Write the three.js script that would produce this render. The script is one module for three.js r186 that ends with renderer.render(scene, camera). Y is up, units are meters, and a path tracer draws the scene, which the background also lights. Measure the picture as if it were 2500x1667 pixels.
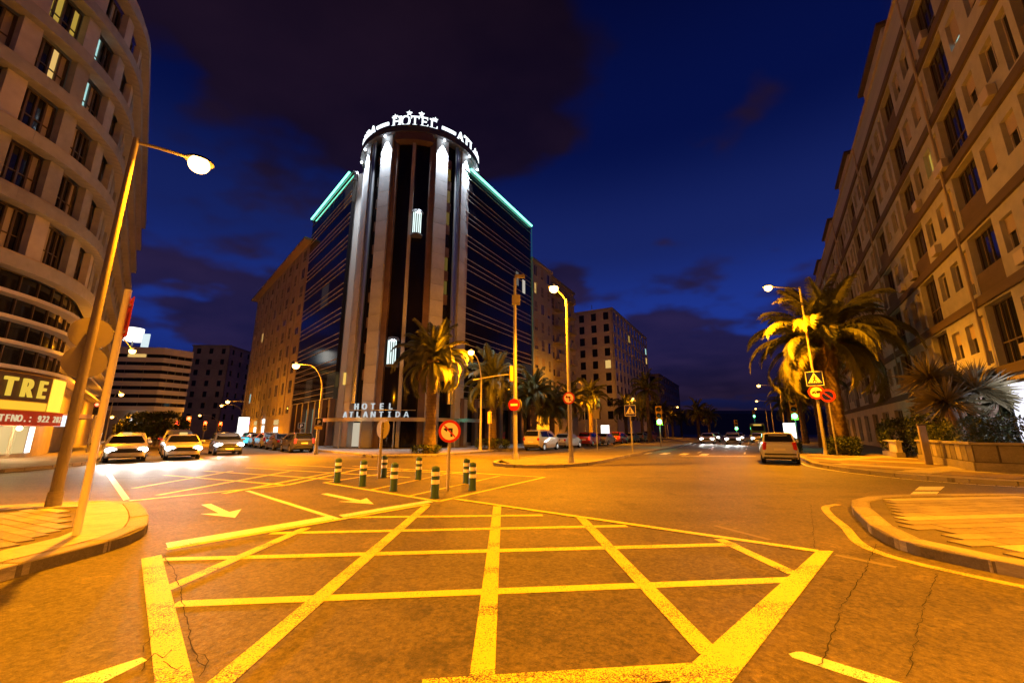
import * as THREE from 'three';
import { mergeGeometries, toCreasedNormals } from 'three/addons/utils/BufferGeometryUtils.js';
import { RoundedBoxGeometry } from 'three/addons/geometries/RoundedBoxGeometry.js';
import { TextGeometry } from 'three/addons/geometries/TextGeometry.js';
import { FontLoader } from 'three/addons/loaders/FontLoader.js';
import { RectAreaLightUniformsLib } from 'three/addons/lights/RectAreaLightUniformsLib.js';

// ---------------------------------------------------------------- camera, sky, exposure
const scene = new THREE.Scene();
const FPX = 1000, PITCH = Math.atan(0.221), EYE = 1.6;            // focal length in photograph pixels (2500 wide), lens tilted up
const camera = new THREE.PerspectiveCamera(2 * Math.atan(833.5 / FPX) * 180 / Math.PI, 2500 / 1667, 0.1, 3000);
camera.position.set(0, EYE, 0);
camera.rotation.set(PITCH, 0, 0);
scene.add(camera);
RectAreaLightUniformsLib.init();

const hash2 = (x, y) => { let h = Math.imul(x | 0, 374761393) + Math.imul(y | 0, 668265263); h = Math.imul(h ^ (h >>> 13), 1274126177); return ((h ^ (h >>> 16)) >>> 0) / 4294967296; };
function vnoise(x, y, px = 0, py = 0) {                            // value noise, periodic when px, py are set
  const x0 = Math.floor(x), y0 = Math.floor(y), fx = x - x0, fy = y - y0;
  const w = (n, p) => p ? ((n % p) + p) % p : n;
  const u = fx * fx * (3 - 2 * fx), v = fy * fy * (3 - 2 * fy);
  const a = hash2(w(x0, px), w(y0, py)), b = hash2(w(x0 + 1, px), w(y0, py)), c = hash2(w(x0, px), w(y0 + 1, py)), d = hash2(w(x0 + 1, px), w(y0 + 1, py));
  return a + (b - a) * u + (c - a) * v + (a - b - c + d) * u * v;
}
function fbm(x, y, o = 5, px = 0, py = 0) { let s = 0, a = 0.5, t = 0; for (let i = 0; i < o; i++) { s += a * vnoise(x, y, px, py); t += a; x *= 2; y *= 2; px *= 2; py *= 2; a *= 0.5; } return s / t; }
const smooth = (a, b, x) => { const t = Math.min(1, Math.max(0, (x - a) / (b - a))); return t * t * (3 - 2 * t); };
const mix3 = (a, b, t) => [a[0] + (b[0] - a[0]) * t, a[1] + (b[1] - a[1]) * t, a[2] + (b[2] - a[2]) * t];

{ // dusk sky: deep blue air, brown-violet town-lit cloud
  const W = 2048, H = 1024, data = new Float32Array(W * H * 4);
  for (let j = 0; j < H; j++) {
    const el = ((j + 0.5) / H - 0.5) * Math.PI, y = Math.sin(el), ce = Math.cos(el);
    for (let i = 0; i < W; i++) {
      const az = ((i + 0.5) / W - 0.5) * 2 * Math.PI, x = ce * Math.cos(az), z = ce * Math.sin(az);
      let c;
      const e = Math.max(0, el) * 180 / Math.PI;
      const west = 0.62 + 0.38 * (x * 0.42 - z * 0.9) / Math.max(ce, 0.2) * ce;   // afterglow side
      let blue = mix3([0.0060, 0.0060, 0.030], [0.0115, 0.0310, 0.235], smooth(2, 12, e));
      blue = mix3(blue, [0.0080, 0.0165, 0.115], smooth(14, 25, e));
      blue = mix3(blue, [0.0016, 0.0050, 0.056], smooth(24, 38, e));
      blue = mix3(blue, [0.0008, 0.0012, 0.016], smooth(38, 64, e));
      blue = blue.map(v => v * (0.45 + 0.62 * west));
      const q = 1 / (Math.max(y, 0) + 0.16), px = x * q, pz = z * q;
      const n1 = fbm(px * 1.15 + 11.3, pz * 1.5 + 4.1, 6), n2 = fbm(px * 3.4 + 3.0, pz * 4.2 + 9.2, 5);
      const lowf = fbm(px * 0.42 + 7.7, pz * 0.42 + 1.9, 3);
      let cov = 0.46 + (n1 - 0.5) * 1.25 + (n2 - 0.5) * 0.55 + (lowf - 0.5) * 0.5;
      cov += 0.20 * smooth(0.22, -0.25, x) + 0.09 * smooth(20, 6, e) + 0.13 * smooth(14, 7, e) - 0.42 * smooth(0.0, 0.32, x) * smooth(19, 30, e);
      const cl = smooth(0.40, 0.58, cov);
      const cloud = mix3([0.0150, 0.0075, 0.0190], [0.0098, 0.0040, 0.0066], smooth(14, 45, e));
      c = mix3(blue, cloud.map((v, k) => v * (0.35 + 1.25 * n2) + blue[k] * 0.10), cl * 0.93);
      if (el < 0) c = [0.006, 0.004, 0.006];
      const k = (j * W + i) * 4; data[k] = c[0]; data[k + 1] = c[1]; data[k + 2] = c[2]; data[k + 3] = 1;
    }
  }
  const t = new THREE.DataTexture(data, W, H, THREE.RGBAFormat, THREE.FloatType);
  t.mapping = THREE.EquirectangularReflectionMapping; t.magFilter = THREE.LinearFilter; t.minFilter = THREE.LinearFilter; t.needsUpdate = true;
  scene.background = t; scene.environment = t;
}
const renderer = new THREE.WebGLRenderer({ antialias: true });
renderer.toneMapping = THREE.LinearToneMapping;
renderer.toneMappingExposure = 1;
renderer.shadowMap.enabled = true;

const SODIUM = [1, 0.315, 0.003];                                   // colour of the street lamps
const LAMP = 1.62;                                                    // overall strength of the street lamps

// ---------------------------------------------------------------- helpers
let seed = 7;
const rnd = () => { seed = (seed + 0x6D2B79F5) | 0; let t = Math.imul(seed ^ (seed >>> 15), 1 | seed); t = (t + Math.imul(t ^ (t >>> 7), 61 | t)) ^ t; return ((t ^ (t >>> 14)) >>> 0) / 4294967296; };
const rr = (a, b) => a + (b - a) * rnd();
const V = (x, y, z) => new THREE.Vector3(x, y, z);
const CP = Math.cos(PITCH), SP = Math.sin(PITCH);
const ray = (x, y) => { const a = (x - 1250) / FPX, b = -(y - 833.5) / FPX; return [a, b * CP + SP, -(CP - b * SP)]; };
const ground = (x, y, h = 0) => { const r = ray(x, y), t = (h - EYE) / r[1]; return [r[0] * t, r[2] * t]; };       // photograph pixel -> point on the ground
const atDepth = (x, y, z) => { const r = ray(x, y), t = z / r[2]; return [r[0] * t, EYE + r[1] * t, z]; };
const onWall = (x, y, p, d) => { const r = ray(x, y), det = -r[0] * d[1] + d[0] * r[2]; return [(r[0] * p[1] - r[2] * p[0]) / det, EYE + r[1] * (-p[0] * d[1] + d[0] * p[1]) / det]; };
const unit = (a, b) => { const n = Math.hypot(a, b); return [a / n, b / n]; };
const DR = unit(0.588, -1.0241), DL = unit(-0.91, -1.0241);         // the two streets: to the right and to the left of the hotel
const along = (p, d, t, o = 0) => [p[0] + d[0] * t - d[1] * o, p[1] + d[1] * t + d[0] * o];   // o: to the right of d

const names = {};
const numbered = n => { const k = names[n] = (names[n] ?? -1) + 1; return k ? `${n}_${String(k).padStart(3, '0')}` : n; };
function flags(o) { o.castShadow = true; o.receiveShadow = true; return o; }
function thing(name, label, category, [x, y, z] = [0, 0, 0], turn = 0, group) {
  const o = new THREE.Group(); o.name = numbered(name); scene.add(o); o.position.set(x, y, z); o.rotation.y = turn;
  o.userData = { label, category }; if (group) o.userData.group = group;
  return o;
}
function setting(name) { const o = new THREE.Group(); o.name = numbered(name); o.userData = { kind: 'structure' }; scene.add(o); return o; }
const clean = g => { g = g.index ? g.toNonIndexed() : g; for (const k of Object.keys(g.attributes)) if (!['position', 'normal', 'uv'].includes(k)) g.deleteAttribute(k); if (!g.attributes.uv) g.setAttribute('uv', new THREE.BufferAttribute(new Float32Array(g.attributes.position.count * 2), 2)); return g; };
const join = gs => { gs = [gs].flat(9); return gs.length === 1 ? gs[0] : mergeGeometries(gs.map(clean)); };
function part(name, gs, mat, parent) { const m = flags(new THREE.Mesh(join(gs), mat)); m.name = name; parent.add(m); return m; }
function copyOf(o, label, [x, y, z], turn) {
  const c = o.clone(); c.name = numbered(o.name.replace(/_\d{3}$/, '')); c.userData = { ...o.userData }; if (label) c.userData.label = label;
  c.position.set(x, y, z); if (turn !== undefined) c.rotation.y = turn; scene.add(c); return c;
}
const bx = (w, h, d, x = 0, y = 0, z = 0, ry = 0, rx = 0, rz = 0) => { const g = new THREE.BoxGeometry(w, h, d); if (rx) g.rotateX(rx); if (rz) g.rotateZ(rz); if (ry) g.rotateY(ry); return g.translate(x, y, z); };
const rb = (w, h, d, r, x = 0, y = 0, z = 0, ry = 0) => { const g = new RoundedBoxGeometry(w, h, d, 2, r); if (ry) g.rotateY(ry); return g.translate(x, y, z); };
const cy = (r0, r1, h, x = 0, y = 0, z = 0, n = 16) => new THREE.CylinderGeometry(r1, r0, h, n).translate(x, y + h / 2, z);   // bottom radius, top radius, standing on y
const sp = (r, x = 0, y = 0, z = 0, n = 16) => new THREE.SphereGeometry(r, n, Math.max(6, n * 0.7 | 0)).translate(x, y, z);
const tube = (pts, r, n = 8, seg = 0) => new THREE.TubeGeometry(new THREE.CatmullRomCurve3(pts.map(p => V(...p))), seg || pts.length * 6, r, n);
class Quads {
  constructor() { this.p = []; this.n = []; this.u = []; }
  quad(a, b, c, d, uv, nn) {
    const A = V(...a), n = V(...b).sub(A).cross(V(...d).sub(A)).normalize(), w = V(...b).distanceTo(A), h = V(...d).distanceTo(A);
    const q = uv ?? [[0, 0], [w, 0], [w, h], [0, h]], ps = [a, b, c, d];
    for (const i of [0, 1, 2, 0, 2, 3]) { this.p.push(...ps[i]); this.n.push(...(nn ? nn[i] : [n.x, n.y, n.z])); this.u.push(...q[i]); }
    return this;
  }
  tri(a, b, c) { const A = V(...a), n = V(...b).sub(A).cross(V(...c).sub(A)).normalize(); for (const q of [a, b, c]) { this.p.push(...q); this.n.push(n.x, n.y, n.z); this.u.push(q[0], q[1] + q[2]); } return this; }
  geo() { const g = new THREE.BufferGeometry(); g.setAttribute('position', new THREE.Float32BufferAttribute(this.p, 3)); g.setAttribute('normal', new THREE.Float32BufferAttribute(this.n, 3)); g.setAttribute('uv', new THREE.Float32BufferAttribute(this.u, 2)); return g; }
}
function sector(r0, r1, a0, a1, y0, y1, n = 4) {                     // piece of a ring, x = r cos a, z = r sin a
  const q = new Quads(), P = (r, a, y) => [r * Math.cos(a), y, r * Math.sin(a)];
  for (let i = 0; i < n; i++) {
    const a = a0 + (a1 - a0) * i / n, b = a0 + (a1 - a0) * (i + 1) / n, na = [Math.cos(a), 0, Math.sin(a)], nb = [Math.cos(b), 0, Math.sin(b)];
    q.quad(P(r1, b, y0), P(r1, a, y0), P(r1, a, y1), P(r1, b, y1), [[b * r1, y0], [a * r1, y0], [a * r1, y1], [b * r1, y1]], [nb, na, na, nb]);
    q.quad(P(r0, a, y0), P(r0, b, y0), P(r0, b, y1), P(r0, a, y1));
    q.quad(P(r1, a, y1), P(r0, a, y1), P(r0, b, y1), P(r1, b, y1)); q.quad(P(r0, a, y0), P(r1, a, y0), P(r1, b, y0), P(r0, b, y0));
  }
  q.quad(P(r1, a0, y0), P(r0, a0, y0), P(r0, a0, y1), P(r1, a0, y1)); q.quad(P(r0, a1, y0), P(r1, a1, y0), P(r1, a1, y1), P(r0, a1, y1));
  return q.geo();
}
const ngon = pts => new THREE.Shape(pts.map(p => new THREE.Vector2(p[0], p[1])));
const flatPoly = (pts, y) => { const g = new THREE.ShapeGeometry(ngon(pts.map(p => [p[0], -p[1]]))); g.rotateX(-Math.PI / 2); return g.translate(0, y, 0); };     // plan polygon (x, z) as a sheet
const prismPoly = (pts, y0, y1) => { const g = new THREE.ExtrudeGeometry(ngon(pts.map(p => [p[0], -p[1]])), { depth: y1 - y0, bevelEnabled: false }); g.rotateX(-Math.PI / 2); return g.translate(0, y0, 0); };
const inside = (x, z, poly) => { let c = false; for (let i = 0, j = poly.length - 1; i < poly.length; j = i++) { const [xi, zi] = poly[i], [xj, zj] = poly[j]; if ((zi > z) !== (zj > z) && x < (xj - xi) * (z - zi) / (zj - zi) + xi) c = !c; } return c; };
const edgeDist = (x, z, poly, closed = true) => { let m = 1e9; for (let i = 0; i < poly.length - (closed ? 0 : 1); i++) { const a = poly[i], b = poly[(i + 1) % poly.length], dx = b[0] - a[0], dz = b[1] - a[1], t = Math.max(0, Math.min(1, ((x - a[0]) * dx + (z - a[1]) * dz) / (dx * dx + dz * dz))); m = Math.min(m, Math.hypot(x - a[0] - dx * t, z - a[1] - dz * t)); } return m; };
function roundPath(pts, n = 8) { return new THREE.CatmullRomCurve3(pts.map(p => V(p[0], 0, p[1])), false, 'centripetal').getSpacedPoints((pts.length - 1) * n).map(p => [p.x, p.z]); }

// ---------------------------------------------------------------- materials
const toByte = v => Math.round(255 * Math.min(1, Math.max(0, v <= 0.0031308 ? v * 12.92 : 1.055 * v ** (1 / 2.4) - 0.055)));
function texture(w, h, fn, { srgb = true, rep = [1, 1] } = {}) {
  const d = new Uint8Array(w * h * 4);
  for (let j = 0; j < h; j++) for (let i = 0; i < w; i++) { const c = fn(i / w, j / h, i, j), k = (j * w + i) * 4; for (let n = 0; n < 3; n++) d[k + n] = srgb ? toByte(c[n]) : Math.round(255 * Math.min(1, Math.max(0, c[n]))); d[k + 3] = 255; }
  const t = new THREE.DataTexture(d, w, h, THREE.RGBAFormat); t.wrapS = t.wrapT = THREE.RepeatWrapping; t.repeat.set(...rep); t.magFilter = THREE.LinearFilter; t.minFilter = THREE.LinearMipmapLinearFilter; t.generateMipmaps = true;
  if (srgb) t.colorSpace = THREE.SRGBColorSpace; t.needsUpdate = true; return t;
}
const mat = (c, rough = 0.8, o = {}) => new THREE.MeshStandardMaterial({ color: new THREE.Color().setRGB(...c), roughness: rough, side: THREE.DoubleSide, ...o });
const glow = (c, k) => new THREE.MeshStandardMaterial({ color: 0x000000, roughness: 0.6, emissive: new THREE.Color().setRGB(...c), emissiveIntensity: k });
const grainTex = (base, amp, speck, scale, coarse, rep, size = 512) => texture(size, size, (u, v, i, j) => {
  const n = fbm(u * coarse, v * coarse, 5, coarse, coarse) - 0.5, f = fbm(u * scale + 5, v * scale + 9, 3, scale, scale) - 0.5, s = hash2(i + 31, j + 77);
  const k = 1 + amp * (n * 1.6 + f * 1.1) + speck * (s > 0.93 ? 1.2 : s < 0.09 ? -0.9 : (s - 0.5) * 0.5); return base.map(b => b * Math.max(0.15, k));
}, { rep: [rep, rep] });
const bumpTex = (scale, coarse, rep, size = 512) => texture(size, size, (u, v, i, j) => { const h = 0.45 * fbm(u * scale, v * scale, 3, scale, scale) + 0.3 * fbm(u * coarse, v * coarse, 3, coarse, coarse) + 0.25 * hash2(i, j); return [h, h, h]; }, { srgb: false, rep: [rep, rep] });
const asphaltBump = bumpTex(96, 12, 1 / 3.1);
const M = {};
M.asphalt = mat([1, 1, 1], 0.66, { map: texture(2048, 2048, (u, v, i, j) => {            // aggregate, worn patches, oil spots, repairs; 9.3 m a side
  const n = fbm(u * 5 + 2, v * 5 + 7, 5, 5, 5), w = fbm(u * 3 + 1, v * 17 + 3, 4, 3, 17), f = vnoise(u * 620, v * 620, 620, 620), o = fbm(u * 22, v * 22, 3, 22, 22), s = hash2(i + 31, j + 77);
  const c = vnoise(u * 260, v * 260, 260, 260); let k = 1 + 0.75 * (n - 0.5) + 0.4 * (w - 0.5) + 0.6 * (f - 0.5) + 0.7 * (c - 0.5) + (s > 0.965 ? 1.1 : s < 0.06 ? -0.5 : 0.35 * (s - 0.5)); if (o > 0.74) k *= 0.68; if (o < 0.22) k *= 1.3;
  return [0.081 * k, 0.066 * k, 0.036 * k].map(q => Math.max(0.012, q));
}, { rep: [1 / 9.3, 1 / 9.3] }), bumpMap: asphaltBump, bumpScale: 0.008 });
const paintTex = (c, wear) => texture(512, 512, (u, v, i, j) => { const n = fbm(u * 5, v * 5, 4, 5, 5), f = fbm(u * 170, v * 170, 2, 170, 170), s = hash2(i + 3, j + 5); const hole = f + 0.16 * s < wear * (0.35 + 1.3 * n) ? 1 : 0; const k = 0.86 + 0.3 * (n - 0.5) + 0.12 * (s - 0.5); return hole ? [0.065, 0.058, 0.05] : c.map(x => x * k); }, { rep: [0.9, 0.9] });
M.yellowPaint = mat([1, 1, 1], 0.6, { map: paintTex([0.80, 0.66, 0.05], 0.38), bumpMap: asphaltBump, bumpScale: 0.006 });
M.yellowWorn = mat([1, 1, 1], 0.65, { map: paintTex([0.78, 0.63, 0.05], 0.46), bumpMap: asphaltBump, bumpScale: 0.008 });
M.whitePaint = mat([1, 1, 1], 0.55, { map: paintTex([0.80, 0.79, 0.74], 0.36), bumpMap: asphaltBump, bumpScale: 0.005 });
M.crack = mat([0.018, 0.016, 0.014], 0.95);
const slabTex = [[0.21, 0.19, 0.165], [0.24, 0.22, 0.19], [0.19, 0.17, 0.15]].map((c, i) => grainTex(c, 0.35, 0.28, 40, 3 + i, 1, 256));
M.slabs = slabTex.map(t => mat([1, 1, 1], 0.8, { map: t, bumpMap: asphaltBump, bumpScale: 0.003 }));
M.redSlabs = [[0.19, 0.145, 0.11], [0.165, 0.125, 0.10]].map((c, i) => mat([1, 1, 1], 0.82, { map: grainTex(c, 0.35, 0.3, 40, 3 + i, 1, 256) }));
M.paleSlab = mat([1, 1, 1], 0.75, { map: grainTex([0.36, 0.33, 0.26], 0.25, 0.2, 40, 4, 1, 256) });
M.bedding = mat([1, 1, 1], 0.9, { map: grainTex([0.10, 0.088, 0.075], 0.3, 0.3, 60, 4, 0.5, 256) });
M.paving = mat([1, 1, 1], 0.85, { map: grainTex([0.17, 0.15, 0.125], 0.4, 0.25, 30, 4, 0.25, 256) });
M.kerb = mat([1, 1, 1], 0.8, { map: grainTex([0.25, 0.225, 0.19], 0.4, 0.35, 30, 3, 0.7, 512), bumpMap: asphaltBump, bumpScale: 0.006 });
M.kerbs = [M.kerb, ...[[0.21, 0.19, 0.16], [0.285, 0.26, 0.22]].map((c, i) => mat([1, 1, 1], 0.8, { map: grainTex(c, 0.5, 0.4, 30, 4 + i, 0.7, 256), bumpMap: asphaltBump, bumpScale: 0.006 }))];
M.plaster = mat([1, 1, 1], 0.9, { map: grainTex([0.40, 0.405, 0.41], 0.26, 0.08, 24, 3, 0.13, 512), bumpMap: asphaltBump, bumpScale: 0.004 });
M.plasterWarm = mat([1, 1, 1], 0.9, { map: grainTex([0.48, 0.42, 0.34], 0.25, 0.08, 24, 3, 0.13, 512) });
M.plasterPale = mat([1, 1, 1], 0.88, { map: grainTex([0.58, 0.55, 0.53], 0.2, 0.08, 24, 3, 0.13, 512) });
M.plasterDim = mat([1, 1, 1], 0.9, { map: grainTex([0.42, 0.36, 0.29], 0.3, 0.1, 24, 3, 0.1, 256) });
M.whiteBand = mat([0.80, 0.79, 0.80], 0.8);
M.band = mat([1, 1, 1], 0.85, { map: grainTex([0.11, 0.08, 0.055], 0.3, 0.15, 24, 4, 0.2, 256) });
M.recess = mat([0.42, 0.40, 0.37], 0.9);
M.darkGlass = mat([0.012, 0.012, 0.014], 0.08);
M.hotelGlass = new THREE.MeshPhysicalMaterial({ color: new THREE.Color().setRGB(0.010, 0.008, 0.009), roughness: 0.10, specularIntensity: 0.45, side: THREE.DoubleSide });
M.frame = mat([0.10, 0.075, 0.055], 0.6);
M.frameLight = mat([0.45, 0.42, 0.38], 0.5);
M.shutter = mat([1, 1, 1], 0.75, { map: texture(64, 64, (u, v) => { const k = (v * 8) % 1 < 0.14 ? 0.55 : 1; return [0.46 * k, 0.38 * k, 0.29 * k]; }, { rep: [1, 3] }) });
M.curtain = mat([0.42, 0.38, 0.32], 0.9);
M.cladding = [0, 1, 2].map(i => mat([1, 1, 1], 0.42, { map: grainTex([0.50 - 0.03 * i, 0.50 - 0.03 * i, 0.51 - 0.03 * i], 0.16, 0.06, 30, 3 + i, 0.25, 256) }));
M.brownStone = mat([1, 1, 1], 0.5, { map: grainTex([0.17, 0.11, 0.08], 0.3, 0.15, 30, 4, 0.3, 256) });
M.steel = mat([0.55, 0.55, 0.56], 0.3, { metalness: 0.9 });
M.rail = mat([0.72, 0.68, 0.62], 0.45, { metalness: 0.2 });
M.crown = mat([0.10, 0.10, 0.11], 0.5);
M.galv = mat([1, 1, 1], 0.5, { map: grainTex([0.42, 0.40, 0.37], 0.3, 0.12, 24, 4, 0.6, 256), metalness: 0.35 });
M.greyPole = mat([1, 1, 1], 0.6, { map: grainTex([0.19, 0.165, 0.14], 0.35, 0.2, 24, 4, 0.6, 256) });
M.black = mat([0.015, 0.015, 0.016], 0.5);
M.signBack = mat([0.28, 0.25, 0.21], 0.55, { metalness: 0.3 });
M.signEdge = mat([0.5, 0.5, 0.5], 0.4, { metalness: 0.6 });
M.red = mat([0.55, 0.03, 0.015], 0.45);
M.yellowPlastic = mat([0.75, 0.5, 0.03], 0.5);
M.bollardGreen = mat([0.03, 0.085, 0.065], 0.55);
M.reflector = mat([0.85, 0.85, 0.82], 0.4);
M.trunk = mat([1, 1, 1], 0.95, { map: grainTex([0.14, 0.095, 0.06], 0.5, 0.4, 20, 6, 1, 256) });
M.frond = [[0.13, 0.14, 0.035], [0.15, 0.155, 0.04], [0.11, 0.125, 0.035]].map(c => mat(c, 0.55));
M.deadFrond = mat([0.16, 0.105, 0.045], 0.8);
M.leaf = [[0.045, 0.070, 0.020], [0.060, 0.085, 0.022], [0.038, 0.055, 0.02]].map(c => mat(c, 0.6));
M.spike = mat([0.17, 0.15, 0.07], 0.6);
M.soil = mat([0.05, 0.035, 0.025], 0.95);
M.tyre = mat([0.012, 0.012, 0.012], 0.85);
M.rim = mat([0.45, 0.45, 0.46], 0.3, { metalness: 0.8 });
M.carGlass = mat([0.012, 0.013, 0.014], 0.05);
M.plate = mat([0.75, 0.75, 0.70], 0.5);
M.tail = mat([0.45, 0.015, 0.01], 0.2);
M.chrome = mat([0.7, 0.7, 0.7], 0.15, { metalness: 1 });
const paint = c => new THREE.MeshPhysicalMaterial({ color: new THREE.Color().setRGB(...c), roughness: 0.38, metalness: 0.15, clearcoat: 0.9, clearcoatRoughness: 0.06, side: THREE.DoubleSide });
M.lampGlow = glow([1, 0.52, 0.13], 14);
M.farLampGlow = glow([1, 0.50, 0.12], 9);
M.warmWindow = glow([1, 0.62, 0.18], 0.75);
M.yellowWindow = glow([1, 0.66, 0.10], 0.42);
M.coolWindow = glow([0.55, 1, 0.95], 0.7);
M.whiteLetter = glow([0.86, 0.95, 1], 2.0);
M.dimLetter = glow([0.72, 0.80, 0.82], 0.75);
M.neon = glow([0.20, 1, 0.66], 3.4);
M.floodGlow = glow([0.85, 0.95, 1], 12);
M.headGlow = glow([1, 0.97, 0.9], 22);
M.tailGlow = glow([1, 0.05, 0.015], 1.6);
M.greenSignal = glow([0.12, 1, 0.68], 9);
M.redSignal = glow([1, 0.07, 0.03], 11);
M.shopWhite = glow([1, 0.95, 0.85], 2.2);
M.shopWarm = glow([1, 0.70, 0.28], 0.7);
M.cyanSign = glow([0.1, 0.75, 1], 1.5);
M.violetSign = glow([0.75, 0.35, 1], 1.6);
M.dimRoom = new THREE.MeshStandardMaterial({ color: 0x050404, roughness: 0.12, emissive: new THREE.Color().setRGB(1, 0.68, 0.36), emissiveIntensity: 0.022, side: THREE.DoubleSide });
M.liftGlow = glow([0.80, 0.98, 0.95], 1.5);

// ---------------------------------------------------------------- the ground: road, markings, pavements
{ // one asphalt sheet, finer near the crossing, with patchy tone
  const N = 180, g = new THREE.PlaneGeometry(2, 2, N, N), p = g.attributes.position, uv = g.attributes.uv;
  const f = s => 26 * s + 574 * s ** 7;
  for (let i = 0; i < p.count; i++) {
    const x = f(p.getX(i)), z = f(p.getY(i)) - 12; p.setXYZ(i, x, 0, z); uv.setXY(i, x, z);
  }
  const ix = g.index.array; for (let i = 0; i < ix.length; i += 3) { const t = ix[i]; ix[i] = ix[i + 1]; ix[i + 1] = t; }
  g.computeVertexNormals();
  const nn = g.attributes.normal; for (let i = 0; i < nn.count; i++) nn.setXYZ(i, 0, 1, 0);
  const road = flags(new THREE.Mesh(g, M.asphalt)); road.name = numbered('road'); road.userData = { kind: 'structure' }; scene.add(road);
}
function strip(a, b, w, y, w2 = w) {                                   // painted line on the road from a to b
  const dx = b[0] - a[0], dz = b[1] - a[1], L = Math.hypot(dx, dz), nx = -dz / L, nz = dx / L, q = new Quads();
  q.quad([a[0] + nx * w / 2, y, a[1] + nz * w / 2], [b[0] + nx * w2 / 2, y, b[1] + nz * w2 / 2], [b[0] - nx * w2 / 2, y, b[1] - nz * w2 / 2], [a[0] - nx * w / 2, y, a[1] - nz * w / 2],
    [[a[0], a[1]], [b[0], b[1]], [b[0] - nx * w2, b[1] - nz * w2], [a[0] - nx * w, a[1] - nz * w]]);
  return q.geo();
}
const pxLine = (x0, y0, x1, y1, w, y) => strip(ground(x0, y0), ground(x1, y1), w, y);
const pxPoly = (pts, y) => { const g = flatPoly(pts.map(p => ground(...p)), y), q = g.attributes.position, uv = g.attributes.uv; for (let i = 0; i < q.count; i++) uv.setXY(i, q.getX(i), q.getZ(i)); return g; };
{
  const box = setting('box_junction_marking');
  // interior grid, one direction
  for (const [a, b, c, d] of [[425, 1475, 1940, 1415], [392, 1366, 1800, 1329], [660, 1302, 1530, 1284], [850, 1263, 1325, 1258]]) part('painted_line', pxLine(a, b, c, d, 0.16, 0.004), M.yellowPaint, box);
  // interior grid, other direction
  for (const [a, b, c, d, w] of [[400, 1441, 748, 1289, 0.16], [500, 1700, 1042, 1234, 0.17], [1176, 1668, 1214, 1236, 0.17], [1735, 1598, 1418, 1264, 0.17], [1940, 1402, 1757, 1317, 0.16]]) part('painted_line', pxLine(a, b, c, d, w, 0.008), M.yellowWorn, box);
  part('painted_line', pxPoly([[343, 1366], [393, 1356], [478, 1690], [378, 1690]], 0.012), M.yellowWorn, box);
  part('painted_line', pxPoly([[1996, 1346], [2036, 1347], [1790, 1668], [1715, 1760], [1600, 1760], [1640, 1667]], 0.012), M.yellowWorn, box);
  part('painted_line', pxPoly([[1030, 1662], [1690, 1622], [1640, 1667], [1030, 1710]], 0.012), M.yellowWorn, box);
  part('painted_line', pxLine(1112, 1219, 1999, 1347, 0.15, 0.012), M.yellowPaint, box);
  part('painted_line', pxLine(405, 1343, 1048, 1231, 0.13, 0.012), M.yellowPaint, box);
  const far = setting('box_junction_marking');
  for (const [a, b, c, d] of [[314, 1223, 700, 1184], [325, 1192, 566, 1150], [383, 1209, 708, 1150], [545, 1205, 819, 1152], [700, 1184, 900, 1140]]) part('painted_line', pxLine(a, b, c, d, 0.17, 0.004), M.yellowPaint, far);
  for (const [a, b, c, d] of [[400, 1160, 690, 1184], [500, 1150, 835, 1172], [600, 1142, 1000, 1166], [700, 1135, 1150, 1158], [860, 1138, 1240, 1160]]) part('painted_line', pxLine(a, b, c, d, 0.17, 0.008), M.yellowPaint, far);
  const refuge = setting('refuge_marking');
  for (const [a, b, c, d, w] of [[791, 1178, 1071, 1224, 0.14], [791, 1178, 1000, 1146, 0.12], [1071, 1224, 1330, 1165, 0.12], [1000, 1146, 1330, 1165, 0.12]]) part('painted_line', pxLine(a, b, c, d, w, 0.004), M.yellowPaint, refuge);
  for (const [a, b, c, d] of [[905, 1196, 1100, 1155], [1000, 1211, 1220, 1162]]) part('painted_line', pxLine(a, b, c, d, 0.11, 0.008), M.yellowWorn, refuge);
  const white = setting('lane_marking');
  part('painted_line', pxPoly([[403, 1328], [798, 1262], [812, 1270], [408, 1341]], 0.016), M.whitePaint, white);
  part('painted_line', pxPoly([[826, 1259], [1045, 1223], [1058, 1227], [838, 1265]], 0.016), M.whitePaint, white);
  part('painted_line', pxLine(603, 1198, 826, 1268, 0.12, 0.004), M.whitePaint, white);
  part('painted_line', pxPoly([[150, 1668], [345, 1606], [358, 1613], [250, 1668]], 0.004), M.whitePaint, white);
  part('painted_line', pxPoly([[1926, 1597], [1945, 1592], [1960, 1592], [2240, 1680], [2160, 1680], [1935, 1606]], 0.004), M.whitePaint, white);
  part('painted_line', pxPoly([[258, 1160], [272, 1158], [316, 1218], [300, 1222]], 0.004), M.whitePaint, white);
  for (const [x0, y0, x1, y1] of [[2105, 1285, 2290, 1320], [2040, 1355, 2190, 1385], [1745, 1283, 1880, 1318]]) part('faded_line', pxLine(x0, y0, x1, y1, 0.10, 0.004), mat([0.16, 0.145, 0.115], 0.7), white);
  // stop line and crossing by the silver car, crossing of the side road
  part('painted_line', strip(along(ground(1700, 1114), [1, 0], -1.0), along(ground(1848, 1114), [1, 0], 0), 0.35, 0.004), M.whitePaint, white);
  for (let i = 0; i < 7; i++) { const c = along(along([14.1, -30.6], DR, 0), DR, 0, -1.35 * i - 0.2); part('zebra_bar', strip(along(c, DR, -1.2), along(c, DR, 1.2), 0.5, 0.004), M.whitePaint, white); }
  part('zebra_bar', pxPoly([[2246, 1188], [2308, 1188], [2297, 1197], [2234, 1197]], 0.004), M.whitePaint, white);
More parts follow.
